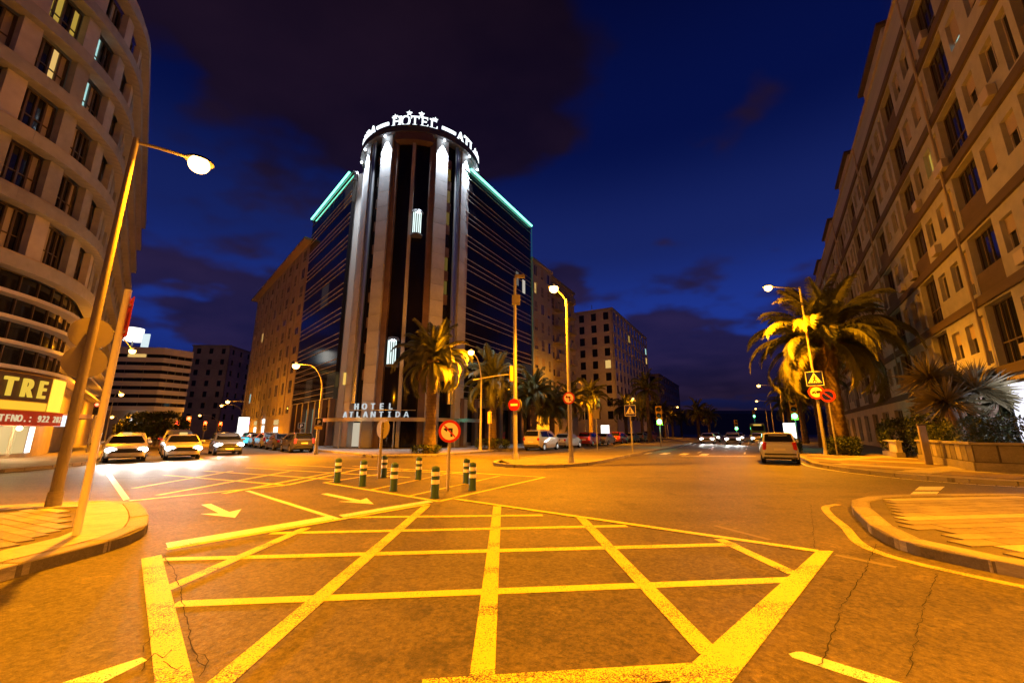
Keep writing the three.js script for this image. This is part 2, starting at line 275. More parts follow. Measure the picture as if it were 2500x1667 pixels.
  part('zebra_bar', pxPoly([[2232, 1200], [2295, 1200], [2283, 1211], [2218, 1211]], 0.004), M.whitePaint, white);
  const arrow = (tail, tip) => {                                        // painted arrow
    const [ax, az] = tail, [bx_, bz] = tip, L = Math.hypot(bx_ - ax, bz - az), ux = (bx_ - ax) / L, uz = (bz - az) / L, P = (t, o) => [ax + ux * t - uz * o, az + uz * t + ux * o];
    part('painted_arrow', flatPoly([P(0, 0.09), P(L - 0.75, 0.09), P(L - 0.95, 0.36), P(L, 0), P(L - 0.95, -0.36), P(L - 0.75, -0.09), P(0, -0.09)], 0.004), M.whitePaint, white);
  };
  arrow(ground(502, 1231), ground(573, 1264)); arrow(ground(790, 1205), ground(912, 1231));
  arrow(ground(1738, 1098), ground(1742, 1090));
  // lane lines along both streets
  for (const n2 of [-3.9, -0.7]) for (let t = 0; t < 14; t++) { const c = along([0, 0], DR, 36 + t * 9), o = [c[0] - DR[1] * (n2 + 0), c[1] + DR[0] * (n2 + 0)]; part('lane_dash', strip(o, along(o, DR, 3), 0.12, 0.004), M.whitePaint, white); }
  for (let t = 0; t < 6; t++) { const c = [DL[0] * (30 + t * 9) + 0.748 * 3.0, DL[1] * (30 + t * 9) - 0.664 * 3.0]; part('lane_dash', strip(c, along(c, DL, 3), 0.12, 0.004), M.whitePaint, white); }
  // cracks in the asphalt
  const cracks = setting('road_crack');
  const crack = (pts, w) => { const q = new Quads(), P = []; for (let i = 0; i + 1 < pts.length; i++) { const a = ground(...pts[i]), b = ground(...pts[i + 1]), n = Math.ceil(Math.hypot(b[0] - a[0], b[1] - a[1]) / 0.07); for (let k = 0; k < n; k++) P.push([a[0] + (b[0] - a[0]) * k / n + rr(-0.014, 0.014), a[1] + (b[1] - a[1]) * k / n + rr(-0.014, 0.014), w * rr(0.35, 1.3)]); } 
    for (let i = 0; i + 1 < P.length; i++) { const [ax, az, aw] = P[i], [bx_, bz, bw] = P[i + 1], L = Math.hypot(bx_ - ax, bz - az) || 1, nx = -(bz - az) / L, nz = (bx_ - ax) / L; q.quad([ax + nx * aw, 0.0155, az + nz * aw], [bx_ + nx * bw, 0.0155, bz + nz * bw], [bx_ - nx * bw, 0.0155, bz - nz * bw], [ax - nx * aw, 0.0155, az - nz * aw]); } part('crack_line', q.geo(), M.crack, cracks); };
  crack([[2142, 1330], [2110, 1400], [2060, 1480], [2020, 1590], [2000, 1640]], 0.0039); crack([[2290, 1402], [2262, 1470], [2232, 1590], [2215, 1667]], 0.0033);
  crack([[1990, 1340], [1985, 1275], [1980, 1232]], 0.0033); crack([[1560, 1210], [1830, 1212], [2060, 1222]], 0.0066); crack([[1700, 1270], [1850, 1262], [1985, 1250]], 0.0033);
  crack([[398, 1358], [425, 1400], [440, 1445], [452, 1520], [470, 1600], [500, 1640]], 0.0044); crack([[340, 1600], [375, 1545], [420, 1520]], 0.0033); crack([[460, 1590], [505, 1610], [490, 1667]], 0.0033); crack([[420, 1590], [400, 1610], [372, 1600], [330, 1660]], 0.0033); crack([[395, 1620], [430, 1640], [452, 1625]], 0.0033);
}
// --- pavements
const KERB_H = 0.15;
const stoneGeo = new Map();
function kerbStones(parent, path, L = 0.9, w = 0.2, flip = 1) {         // separate kerb stones along a path
  const c = new THREE.CatmullRomCurve3(path.map(p => V(p[0], 0, p[1])), false, 'centripetal', 0.5), n = Math.max(2, Math.round(c.getLength() / L)), pts = c.getSpacedPoints(n);
  for (let i = 0; i < n; i++) {
    const a = pts[i], b = pts[i + 1], l = a.distanceTo(b), key = l.toFixed(1) + w; if (!stoneGeo.has(key)) stoneGeo.set(key, new RoundedBoxGeometry(l - 0.024, 0.19, w, 1, 0.02));
    const m = flags(new THREE.Mesh(stoneGeo.get(key), M.kerbs[Math.floor(rnd() * 3)])), d = b.clone().sub(a).normalize(); m.name = 'kerb_stone';
    m.position.set((a.x + b.x) / 2 - d.z * w / 2 * flip, KERB_H - 0.095 + rr(-0.004, 0.004), (a.z + b.z) / 2 + d.x * w / 2 * flip); m.rotation.y = Math.atan2(-d.z, d.x) + rr(-0.006, 0.006); parent.add(m);
  }
}
function pavement(poly, mtl = M.paving, top = 0.128) {
  const s = setting('pavement'); const g = prismPoly(poly, -0.02, top), p = g.attributes.position, uv = g.attributes.uv; for (let i = 0; i < p.count; i++) uv.setXY(i, p.getX(i) + p.getY(i), p.getZ(i)); part('pavement_base', g, mtl, s); return s;
}
const slabGeo = new Map();
function slabs(parent, poly, { w, d, turn, from = [0, 0], mats, gap = 0.012, margin = 0.3, offset = 0, range = 12, where = null, limit = 300, y = 0.147 }) {
  const key = `${w},${d}`; if (!slabGeo.has(key)) slabGeo.set(key, bx(w - gap, 0.04, d - gap)); const cs = Math.cos(turn), sn = Math.sin(turn), cand = [];
  for (let i = -range; i <= range; i++) for (let j = -range; j <= range; j++) {
    const u = i * w + (j % 2 ? offset : 0), v = j * d, x = from[0] + u * cs - v * sn, z = from[1] + u * sn + v * cs;
    let ok = true; for (const [a, b] of [[-1, -1], [1, -1], [1, 1], [-1, 1]]) { const xx = x + a * w / 2 * cs - b * d / 2 * sn, zz = z + a * w / 2 * sn + b * d / 2 * cs; if (!inside(xx, zz, poly) || edgeDist(xx, zz, poly) < margin) ok = false; }
    if (ok && (!where || where(x, z, i, j))) cand.push([Math.hypot(x, z), x, z, i, j]);
  }
  cand.sort((a, b) => a[0] - b[0]);
  for (const [, x, z, i, j] of cand.slice(0, limit)) { const m = flags(new THREE.Mesh(slabGeo.get(key), typeof mats === 'function' ? mats(i, j) : mats[Math.floor(hash2(i + 50, j + 90) * mats.length)])); m.name = 'paving_slab'; m.position.set(x, y - 0.02 + rr(-0.002, 0.002), z); m.rotation.y = -turn; parent.add(m); }
}
{ // dark rising ground that closes the far ends of both streets
  const q = new Quads(), N = 60, hgt = a => 4 + 17 * fbm(a * 5 + 3, 1.7, 4) + 10 * smooth(0.2, 0.6, a);
  for (let i = 0; i < N; i++) { const P = (k, r, y) => { const a = (-80 + 160 * k / N) * Math.PI / 180; return [Math.sin(a) * r, y, -Math.cos(a) * r]; }; const u0 = i / N, u1 = (i + 1) / N; q.quad(P(i, 300, -0.5), P(i + 1, 300, -0.5), P(i + 1, 380, hgt(u1) * 0.7), P(i, 380, hgt(u0) * 0.7)); q.quad(P(i, 380, hgt(u0) * 0.7), P(i + 1, 380, hgt(u1) * 0.7), P(i + 1, 480, hgt(u1)), P(i, 480, hgt(u0))); q.quad(P(i, 480, hgt(u0)), P(i + 1, 480, hgt(u1)), P(i + 1, 560, -0.5), P(i, 560, -0.5)); }
  const m = flags(new THREE.Mesh(q.geo(), M.bedding)); m.name = numbered('hills'); m.userData = { kind: 'structure' }; scene.add(m);
}
// left corner in the foreground
const kerbA = [[-5.5, 4], [-5.58, 0], [-5.6, -3], [-5.6, -4.9], [-5.55, -5.8], [-5.56, -6.35], [-5.8, -6.95], [-6.3, -7.6], [-7.2, -8.55], [-8.3, -9.45], [-9.2, -9.45], [-10.6, -8.75], [-14, -6.6], [-20, -2.6]];
const pathA = roundPath(kerbA, 5);
{
  const poly = [...pathA, [-26, 2], [-26, 6], [-5.5, 6]], s = pavement(poly, M.bedding);
  kerbStones(s, kerbA, 1.0, 0.26, -1);
  // pale border slabs that follow the kerb, then small pavers
  const c = new THREE.CatmullRomCurve3(kerbA.map(p => V(p[0], 0, p[1])), false, 'centripetal'), n = Math.round(c.getLength() / 0.62), pts = c.getSpacedPoints(n), B = (i, o) => { const a = pts[Math.max(0, i - 1)], b = pts[Math.min(n, i + 1)], d = b.clone().sub(a).normalize(); return [pts[i].x + d.z * o, pts[i].z - d.x * o]; };
  for (let i = 3; i < n - 8; i++) part('paving_slab', prismPoly([B(i, 0.27), B(i + 1, 0.27), B(i + 1, 0.86), B(i, 0.86)].map((p, k, all) => { const cx = all.reduce((q, r) => q + r[0], 0) / 4, cz = all.reduce((q, r) => q + r[1], 0) / 4; return [cx + (p[0] - cx) * 0.985, cz + (p[1] - cz) * 0.985]; }), 0.1, 0.148), M.paleSlab, s);
  slabs(s, poly, { w: 0.4, d: 0.2, turn: 0.42, from: [-8, -6], mats: (i, j) => j % 9 === 0 ? M.paleSlab : M.slabs[Math.floor(hash2(i + 50, j + 90) * 3)], margin: 0.88, offset: 0.2, range: 30, limit: 300, where: (x, z) => z < -3.6 && Math.abs(x / z) < 1.5 });
}
// right-hand island in the foreground
const kerbI = [[9, 3], [7.2, -2.2], [6.15, -4.3], [5.55, -5.35], [5.36, -6.0], [5.6, -6.75], [6.25, -7.85], [6.9, -8.85], [7.6, -9.65], [8.6, -10.2], [10.5, -10.45], [14, -10.5], [20, -10.3], [30, -9.5]];
{
  const poly = [...roundPath(kerbI, 5), [30, 3]], s = pavement(poly, M.bedding);
  kerbStones(s, kerbI, 1.0, 0.3, 1);
  slabs(s, poly, { w: 0.6, d: 0.3, turn: -0.12, from: [9, -6], mats: (i, j) => j % 6 === 0 ? M.paleSlab : M.slabs[Math.floor(hash2(i + 50, j + 90) * 3)], margin: 0.33, range: 30, limit: 300, gap: 0.012, offset: 0.3, where: (x, z) => z < -3.5 && x < 16 });
  const e = setting('edge_marking'), P = roundPath([[7.4, -9.85], [6.9, -9.55], [6.35, -8.75], [5.75, -7.6], [5.05, -6.35], [5.0, -5.75], [5.3, -5.0], [5.9, -4.0], [7.0, -2.0]], 6);
  const q = new Quads(); for (let i = 0; i + 1 < P.length; i++) { const a = P[i], b = P[i + 1]; const na = unit(-(P[Math.min(P.length - 1, i + 1)][1] - P[Math.max(0, i - 1)][1]), P[Math.min(P.length - 1, i + 1)][0] - P[Math.max(0, i - 1)][0]), j = i + 1, nb = unit(-(P[Math.min(P.length - 1, j + 1)][1] - P[Math.max(0, j - 1)][1]), P[Math.min(P.length - 1, j + 1)][0] - P[Math.max(0, j - 1)][0]); const w = 0.07; q.quad([a[0] + na[0] * w, 0.004, a[1] + na[1] * w], [b[0] + nb[0] * w, 0.004, b[1] + nb[1] * w], [b[0] - nb[0] * w, 0.004, b[1] - nb[1] * w], [a[0] - na[0] * w, 0.004, a[1] - na[1] * w], [[a[0], a[1]], [b[0], b[1]], [b[0] - 0.14, b[1]], [a[0] - 0.14, a[1]]]); }
  part('painted_line', q.geo(), mat([1, 1, 1], 0.6, { map: paintTex([0.62, 0.47, 0.15], 0.44) }), e);
}
// pavement before the long block on the right
const kerbP = [[34, -9.2], [26, -10.6], [20, -11.8], [16.4, -12.6], [14.9, -13.4], [14.15, -14.6], [13.85, -16.2], [13.95, -18.2], [14.5, -20.4], [15.5, -22.3], ...[10, 25, 50, 90, 150].map(t => along([15.5, -22.3], DR, t))];
{
  const far = along([15.5, -22.3], DR, 150), poly = [...roundPath(kerbP, 5), along(far, DR, 0, 14), [52, -40], [40, -9]], s = pavement(poly, M.paving);
  kerbStones(s, kerbP.slice(0, 11), 1.0, 0.22, 1);
  part('kerb_line', kerbRun(kerbP.slice(10), 0.22, 1), M.kerb, s);
  slabs(s, poly, { w: 1.0, d: 1.0, turn: -0.5, from: [17, -17], mats: (i, j) => (i % 4 === 0 || j % 5 === 0) ? M.paleSlab : M.redSlabs[Math.floor(hash2(i, j) * 2)], margin: 0.24, range: 14, limit: 170, gap: 0.008, where: (x, z) => z > -32 && x < 24 });
  const e = setting('edge_marking'); const P = roundPath(kerbP.slice(2, 10), 6), q = new Quads();
  for (let i = 0; i + 1 < P.length; i++) { const [ax, az] = P[i], [bx_, bz] = P[i + 1], [nx, nz] = unit(-(bz - az), bx_ - ax), o = 0.22, w = 0.11; q.quad([ax - nx * o, 0.004, az - nz * o], [bx_ - nx * o, 0.004, bz - nz * o], [bx_ - nx * (o + w), 0.004, bz - nz * (o + w)], [ax - nx * (o + w), 0.004, az - nz * (o + w)], [[ax, az], [bx_, bz], [bx_, bz + 0.1], [ax, az + 0.1]]); }
  part('painted_line', q.geo(), M.whitePaint, e);
}
function kerbRun(path, w, flip) { const q = new Quads(), n = path.length; const N = path.map((p, i) => { const a = path[Math.max(0, i - 1)], b = path[Math.min(n - 1, i + 1)]; return unit(-(b[1] - a[1]), b[0] - a[0]); }); for (let i = 0; i + 1 < n; i++) { const a = path[i], b = path[i + 1], A = [a[0] + N[i][0] * w * flip, a[1] + N[i][1] * w * flip], B = [b[0] + N[i + 1][0] * w * flip, b[1] + N[i + 1][1] * w * flip]; q.quad([a[0], 0, a[1]], [b[0], 0, b[1]], [b[0], KERB_H, b[1]], [a[0], KERB_H, a[1]]); q.quad([a[0], KERB_H, a[1]], [b[0], KERB_H, b[1]], [B[0], KERB_H, B[1]], [A[0], KERB_H, A[1]]); q.quad([A[0], 0.1, A[1]], [B[0], 0.1, B[1]], [B[0], KERB_H, B[1]], [A[0], KERB_H, A[1]]); } return q.geo(); }
// median of the right-hand street
const n2pt = (n2, t) => [DR[0] * t - DR[1] * n2, DR[1] * t + DR[0] * n2];      // n2: offset to the right of the street axis
{
  const L = t => n2pt(-12.0, t), R = t => n2pt(-7.3, t); const path = [L(120), L(60), L(30), L(19.2), n2pt(-11.2, 17.6), n2pt(-9.6, 17.0), n2pt(-8.2, 17.6), R(19.2), R(30), R(60), R(120)];
  const s = pavement(roundPath(path, 5), M.paving); kerbStones(s, path.slice(3, 9), 1.0, 0.2, -1); part('kerb_line', kerbRun(path.slice(8), 0.2, -1), M.kerb, s); part('kerb_line', kerbRun(path.slice(0, 4), 0.2, -1), M.kerb, s);
}
// hotel corner
const n1pt = (n, t) => [DL[0] * t + 0.7475 * n, DL[1] * t - 0.6642 * n];        // n: offset to the right of the left-hand street axis
{
  const path = [n1pt(11.5, 130), n1pt(11.5, 60), n1pt(11.5, 34), n1pt(11.7, 27.5), [-8.6, -26.6], [-6.6, -26.7], [-5.2, -28.1], n2pt(-18.6, 26.5), n2pt(-18.6, 34), n2pt(-18.6, 60), n2pt(-18.6, 130)];
  const s = pavement([...roundPath(path, 5), n2pt(-40, 130), n1pt(40, 130)], M.paving); kerbStones(s, path.slice(2, 9), 1.0, 0.2, -1); part('kerb_line', kerbRun(path.slice(0, 3), 0.2, -1), M.kerb, s); part('kerb_line', kerbRun(path.slice(8), 0.2, -1), M.kerb, s);
}
// pavement round the curved block
const LC = [-39, -19.5], LRAD = 12;                                             // centre and radius of the curved block
{
  const arc = []; for (let a = 85; a >= 2; a -= 6) arc.push([LC[0] + 18.6 * Math.cos(a * Math.PI / 180), LC[1] + 18.6 * Math.sin(a * Math.PI / 180)]);
  const path = [...arc, ...[30, 45, 80, 130].map(t => n1pt(-1.9, t))];
  const s = pavement([...path, n1pt(-30, 130), [-60, -20], [-60, 0]], M.paving); kerbStones(s, path.slice(6, 18), 1.2, 0.2, -1); part('kerb_line', kerbRun(path.slice(-3), 0.2, -1), M.kerb, s);
}

// ---------------------------------------------------------------- buildings
const font = await new FontLoader().loadAsync('fonts/droid/droid_sans_bold.typeface.json');
const serif = await new FontLoader().loadAsync('fonts/droid/droid_serif_regular.typeface.json');
const letterGeo = (ch, size, depth, f = font) => { const g = new TextGeometry(ch, { font: f, size, depth, curveSegments: 4, bevelEnabled: false }); g.computeBoundingBox(); const b = g.boundingBox; return g.translate(-(b.min.x + b.max.x) / 2, 0, 0); };

// windows: a group of frame, pane(s) and, where wanted, a roller shutter; origin at the foot of the opening, outside is +z
const windowKinds = new Map();
function makeWindow(w, h, kind = 'plain', state = 'dark') {
  const key = [w.toFixed(2), h.toFixed(2), kind, state].join();
  if (!windowKinds.has(key)) {
    const g = new THREE.Group(); g.name = 'window'; const f = 0.06, lights = kind === 'loggia' ? 4 : kind === 'triple' ? 3 : w > 1.0 ? 2 : 1, fs = [bx(w, f, 0.07, 0, f / 2, 0), bx(w, f, 0.07, 0, h - f / 2, 0), bx(f, h - 2 * f, 0.07, -w / 2 + f / 2, h / 2, 0), bx(f, h - 2 * f, 0.07, w / 2 - f / 2, h / 2, 0)];
    for (let i = 1; i < lights; i++) fs.push(bx(f * 0.9, h - 2 * f, 0.06, -w / 2 + w * i / lights, h / 2, 0));
    if (kind === 'loggia' || kind === 'triple') fs.push(bx(w - 2 * f, f, 0.055, 0, h * 0.36, 0));
    part('frame', fs, kind === 'loggia' ? M.frame : M.frameLight, g);
    const lit = { warm: M.warmWindow, yellow: M.yellowWindow, cool: M.coolWindow }[state];
    for (let i = 0; i < lights; i++) { const pw = w / lights; part('pane', bx(pw - f * 1.2, h - f * 2, 0.02, -w / 2 + pw * (i + 0.5), h / 2, -0.02), lit && (kind === 'plain' || i < lights - 1) ? lit : M.darkGlass, g); }
    if (kind === 'shutter' || kind === 'half') { const sh = h * (kind === 'half' ? 0.45 : 0.72); part('shutter', bx(w - 0.04, sh, 0.03, 0, h - sh / 2, 0.05), M.shutter, g); }
    if (kind !== 'loggia') part('sill', bx(w + 0.1, 0.05, 0.16, 0, -0.025, 0.06), M.frameLight, g);
    windowKinds.set(key, g);
  }
  return windowKinds.get(key).clone();
}
// one storey of wall with real openings: x from x0 to x1, front face at z = 0
function wallStorey(root, x0, x1, y0, y1, holes, mtl, depth = 0.3, z = 0) {
  const s = ngon([[x0, y0], [x1, y0], [x1, y1], [x0, y1]]);
  for (const o of holes) { const p = new THREE.Path(); p.moveTo(o.x - o.w / 2, o.y); p.lineTo(o.x - o.w / 2, o.y + o.h); p.lineTo(o.x + o.w / 2, o.y + o.h); p.lineTo(o.x + o.w / 2, o.y); s.holes.push(p); }
  return part('wall', new THREE.ExtrudeGeometry(s, { depth, bevelEnabled: false }).translate(0, 0, z - depth), mtl, root);
}
function openings(root, holes, z = -0.2, far = false) {
  for (const o of holes) {
    if (far) { const lit = { warm: M.warmWindow, yellow: M.yellowWindow, cool: M.coolWindow }[o.state]; const m = part('window', bx(o.w + 0.02, o.h + 0.02, 0.04), lit ?? M.darkGlass, root); m.position.set(o.x, o.y + o.h / 2, z); continue; }
    const g = makeWindow(o.w, o.h, o.kind, o.state); g.position.set(o.x, o.y, z); root.add(g);
  }
}
const facing = d => Math.atan2(-d[1], d[0]);                                     // turn that lays local x along d (x, z); outside (+z) is then to the right of d

// --- the hotel on the corner
const TC = [-11.7, -47], AF = Math.atan2(0.995, 0.102), dg = Math.PI / 180;
const WR = [-5.5, -44], WL = [-16.5, -41.27];
{
  const h = thing('corner_hotel', 'dark glass hotel with round stone-clad tower, lit crown sign and green neon eaves', 'hotel', [TC[0], 0, TC[1]]);
  const loc = p => [p[0] - TC[0], p[1] - TC[1]];
  const tR = onWall(1295, 555, WR, DR)[0], tL = onWall(765, 535, WL, DL)[0], TOP = 32.6;
  const Re = along(WR, DR, tR), Le = along(WL, DL, tL), Rb = along(Re, DR, 0, -13), Lb = along(Le, DL, 0, 13);
  const R0 = along(WR, DR, -0.4), L0 = along(WL, DL, 4.2);
  part('wing_core', prismPoly([along(R0, DR, 0, -0.5), along(Re, DR, -0.1, -0.5), Rb, Lb, along(Le, DL, -0.1, 0.5), along(L0, DL, 0, 0.5)].map(loc), 0, TOP), M.recess, h);
  const run = (p, d, t0, t1, o, y0, y1, th) => { const a = along(p, d, t0, o), b = along(p, d, t1, o), c = along(b, d, 0, -th * Math.sign(o || 1)), e = along(a, d, 0, -th * Math.sign(o || 1)); return prismPoly([a, b, c, e].map(loc), y0, y1); };
  const FL = 2.95, Y0 = 5.1, NF = 9;
  for (const [p, d, t0, t1, s] of [[WR, DR, -0.4, tR, 1], [WL, DL, 4.2, tL, -1]]) {
    for (let k = 0; k <= NF; k++) {
      const y = Y0 + k * FL, yt = Math.min(TOP, y + FL - 0.03);
      for (let b = 0, nb = 6; b < nb; b++) { const a0 = t0 + (t1 - t0) * b / nb, a1 = t0 + (t1 - t0) * (b + 1) / nb - 0.03; part('glass_pane', prismPoly([along(p, d, a0, 0), along(p, d, a1, 0), along(p, d, a1, -0.4 * s), along(p, d, a0, -0.4 * s)].map(loc), y, yt), k < NF && hash2(b * 13 + (s > 0 ? 5 : 2), k * 7 + 1) > 0.93 ? M.dimRoom : M.hotelGlass, h); }
      for (const dy of [0.1, 0.75, 1.4]) if (y + dy < TOP - 0.3) part('facade_rail', prismPoly([along(p, d, t0, 0.07 * s), along(p, d, t1, 0.07 * s), along(p, d, t1, 0.012 * s), along(p, d, t0, 0.012 * s)].map(loc), y + dy, y + dy + 0.038), M.rail, h);
    }
    part('parapet', prismPoly([along(p, d, t0, 0.12 * s), along(p, d, t1 + 0.1, 0.12 * s), along(p, d, t1 + 0.1, -0.5 * s), along(p, d, t0, -0.5 * s)].map(loc), TOP - 0.1, TOP + 0.25), M.crown, h);
    // green tube along the eaves, with its light
    const e0 = loc(along(p, d, t0 + 0.9, 0.3 * s)), e1 = loc(along(p, d, t1 - 0.1, 0.3 * s));
    part('neon_tube', tube([[e0[0], TOP + 0.32, e0[1]], [(e0[0] + e1[0]) / 2, TOP + 0.32, (e0[1] + e1[1]) / 2], [e1[0], TOP + 0.32, e1[1]]], 0.13, 8, 2), M.neon, h);
    const L = new THREE.RectAreaLight(new THREE.Color().setRGB(0.2, 1, 0.66), 4, 0.16, Math.hypot(e1[0] - e0[0], e1[1] - e0[1]));
    L.position.set((e0[0] + e1[0]) / 2, TOP + 0.17, (e0[1] + e1[1]) / 2); h.add(L); L.up.set(d[0], 0, d[1]); L.lookAt(L.position.x + TC[0] - (-d[1] * s) * 0.12, 0, L.position.z + TC[1] - d[0] * s * 0.12);
    // ground floor shop fronts and columns
    for (let b = 0; b < 7; b++) { const a = t0 + 0.6 + (t1 - t0 - 1.2) * b / 6, q = loc(along(p, d, a, -0.1 * s)); part('column', bx(0.55, Y0, 0.55, q[0], Y0 / 2, q[1], facing(d)), M.brownStone, h); if (b < 6) { const a1 = a + (t1 - t0 - 1.2) / 6; part('shop_window', prismPoly([along(p, d, a + 0.3, -0.3 * s), along(p, d, a1 - 0.3, -0.3 * s), along(p, d, a1 - 0.3, -0.38 * s), along(p, d, a + 0.3, -0.38 * s)].map(loc), 0.5, 4.3), s < 0 && (b === 1 || b === 2 || b === 3) ? glow([0.55, 1, 0.75], 0.22) : M.darkGlass, h); } }
  }
  { const q = loc(along(WR, DR, tR + 0.12, 0.15)); part('neon_tube', cy(0.035, 0.035, 22, q[0], TOP - 22, q[1], 6), glow([0.1, 0.8, 0.5], 0.16), h); }
  for (const [x, y, p, d, st] of [[1278, 700, WR, DR, 0.5], [1262, 680, WR, DR, 0.12]]) { const [t, yy] = onWall(x, y, p, d); part('lit_window', prismPoly([along(p, d, t - 0.35, 0.09), along(p, d, t + 0.35, 0.09), along(p, d, t + 0.35, 0.02), along(p, d, t - 0.35, 0.02)].map(loc), yy - 1.0, yy + 1.0), glow([1, 0.9, 0.75], st), h); }
  // tower: glass drum, stone piers of separate panels
  const A = f => AF - f * dg, RG = 6.35, RP = 6.95, PT = 34.5;
  part('tower_drum', sector(0.5, RG, A(100), A(-100), 0, PT, 40), M.hotelGlass, h);
  const panelH = 1.76, rows = 17, yP = 4.6, sides = [[21, 33], [50, 64], [65, 92]];
  for (const s of [-1, 1]) for (const [c, [f0, f1]] of sides.entries()) {
    const geo = sector(RG - 0.3, RP, A(Math.max(s * f0, s * f1)), A(Math.min(s * f0, s * f1)), 0, panelH - 0.025, 4);
    for (let k = 0; k < rows; k++) { const m = part('cladding_panel', geo, M.cladding[Math.floor(hash2(k * 7 + c, s * 3 + 9) * 3)], h); m.position.y = yP + k * panelH; }
    const low = sector(RG - 0.3, RP - 0.02, A(Math.max(s * f0, s * f1)), A(Math.min(s * f0, s * f1)), 0, 4.57, 4); part('pier_base', low, M.cladding[1], h);
    if (c === 0) part('pier_return', sector(RG - 0.3, RP - 0.25, A(Math.max(s * 15.5, s * 20.9)), A(Math.min(s * 15.5, s * 20.9)), 0, PT, 2), M.brownStone, h);
  }
  for (const s of [-1, 1]) {
    // window strip beside the pier
    for (let k = 0; k < 10; k++) { const lit = s > 0 && [0, 1, 2, 4, 5, 7].includes(9 - k); part('stair_window', sector(RG - 0.1, RG + 0.12, A(Math.max(s * 33.6, s * 39)), A(Math.min(s * 33.6, s * 39)), 5.2 + k * 2.75, 5.2 + k * 2.75 + 1.5, 2), lit ? glow([1, 0.66, 0.12], 0.10) : M.darkGlass, h); part('spandrel', sector(RG - 0.1, RG + 0.2, A(Math.max(s * 33.4, s * 39.4)), A(Math.min(s * 33.4, s * 39.4)), 6.75 + k * 2.75, 6.75 + k * 2.75 + 1.1, 2), M.brownStone, h); }
    part('steel_column', cy(0.2, 0.2, PT - 4.4, (RP - 0.1) * Math.cos(A(43.5 * s)), 4.4, (RP - 0.1) * Math.sin(A(43.5 * s)), 16), M.steel, h);
    part('steel_column', cy(0.09, 0.09, PT - 4.4, (RP - 0.15) * Math.cos(A(47.3 * s)), 4.4, (RP - 0.15) * Math.sin(A(47.3 * s)), 10), M.steel, h);
  }
  part('mullion', sector(RG - 0.1, RG + 0.35, A(1.5), A(-1.5), 0, PT, 2), M.cladding[2], h);
  // crown: soffit, ring and letters
  part('crown_soffit', sector(3, 7.42, A(112), A(-112), PT, PT + 0.25, 40), M.crown, h);
  part('crown_ring', sector(6.9, 7.45, A(112), A(-112), PT + 0.25, PT + 0.75, 44), M.crown, h);
  part('crown_roof', sector(0.3, 6.9, A(180), A(-180), PT + 0.25, PT + 0.7, 44), M.crown, h);
  part('crown_lintel', sector(6.3, 7.3, A(17), A(-17), PT - 1.0, PT - 0.01, 6), M.brownStone, h);
  const put = (geo, f, r, y, m, n) => { const o = part(n, geo, m, h); o.position.set(r * Math.cos(A(f)), y, r * Math.sin(A(f))); o.rotation.y = Math.PI / 2 - A(f); return o; };
  const yL = PT + 0.8;
  'HOTEL'.split('').forEach((ch, i) => put(letterGeo(ch, 1.2, 0.14, serif), (i - 2) * 8.2, 7.2, yL, M.whiteLetter, 'crown_letter'));
  'ATLANTIDA'.split('').forEach((ch, i) => { put(letterGeo(ch, 1.2, 0.14, serif), 44 + i * 8.6, 7.2, yL, M.whiteLetter, 'crown_letter'); put(letterGeo(ch, 1.2, 0.14, serif), -44 - (8 - i) * 8.6, 7.2, yL, M.whiteLetter, 'crown_letter'); });
  for (const s of [-1, 1]) part('crown_bar', sector(7.25, 7.42, A(Math.max(s * 24, s * 38)), A(Math.min(s * 24, s * 38)), yL + 0.3, yL + 0.62, 5), M.whiteLetter, h);
  const star = () => { const p = []; for (let i = 0; i < 10; i++) { const r = i % 2 ? 0.14 : 0.33, a = Math.PI / 2 + i * Math.PI / 5; p.push([r * Math.cos(a), r * Math.sin(a)]); } return new THREE.ExtrudeGeometry(ngon(p), { depth: 0.14, bevelEnabled: false }); };
  for (const [f, y] of [[-17.5, 1.1], [-5, 1.45], [5.5, 1.45], [17.5, 1.1]]) put(star(), f, 7.34, yL + y, M.whiteLetter, 'crown_star');
  // floodlights under the crown wash the piers
  for (const f of [-78, -57, -27, 27, 57, 78]) {
    const r = 7.3, x = r * Math.cos(A(f)), z = r * Math.sin(A(f)); put(sp(0.14, 0, 0, 0, 10), f, r, PT - 0.28, M.floodGlow, 'floodlight');
    const L = new THREE.SpotLight(new THREE.Color().setRGB(0.80, 0.90, 1), Math.abs(f) > 40 ? 1700 : 1200, 0, 0.5, 1, 2); L.position.set(x, PT - 0.28, z); L.target.position.set(6.4 * Math.cos(A(f)), PT - 16, 6.4 * Math.sin(A(f))); L.castShadow = true; L.shadow.radius = 5; h.add(L, L.target);
  }
  // entrance: canopy, letters, lit door
  part('canopy', sector(6.7, 9.2, A(62), A(-62), 2.62, 2.84, 24), M.crown, h); part('canopy_edge', sector(9.16, 9.24, A(62.2), A(-62.2), 2.56, 2.9, 24), M.steel, h);
  'HOTEL'.split('').forEach((ch, i) => put(letterGeo(ch, 0.56, 0.1), -12.5 + (i - 2) * 5.2, 9.1, 3.62, M.dimLetter, 'canopy_letter'));
  'ATLANTIDA'.split('').forEach((ch, i) => put(letterGeo(ch, 0.52, 0.1), -12 + (i - 4) * 4.7, 9.1, 2.92, M.dimLetter, 'canopy_letter'));
  part('sign_rail', sector(9.08, 9.13, A(12), A(-36), 3.54, 3.59, 16), M.steel, h);
  for (const f of [-36, -20, 0, 20, 38]) part('canopy_post', cy(0.07, 0.07, 2.5, 8.9 * Math.cos(A(f)), 0.1, 8.9 * Math.sin(A(f)), 10), M.steel, h);
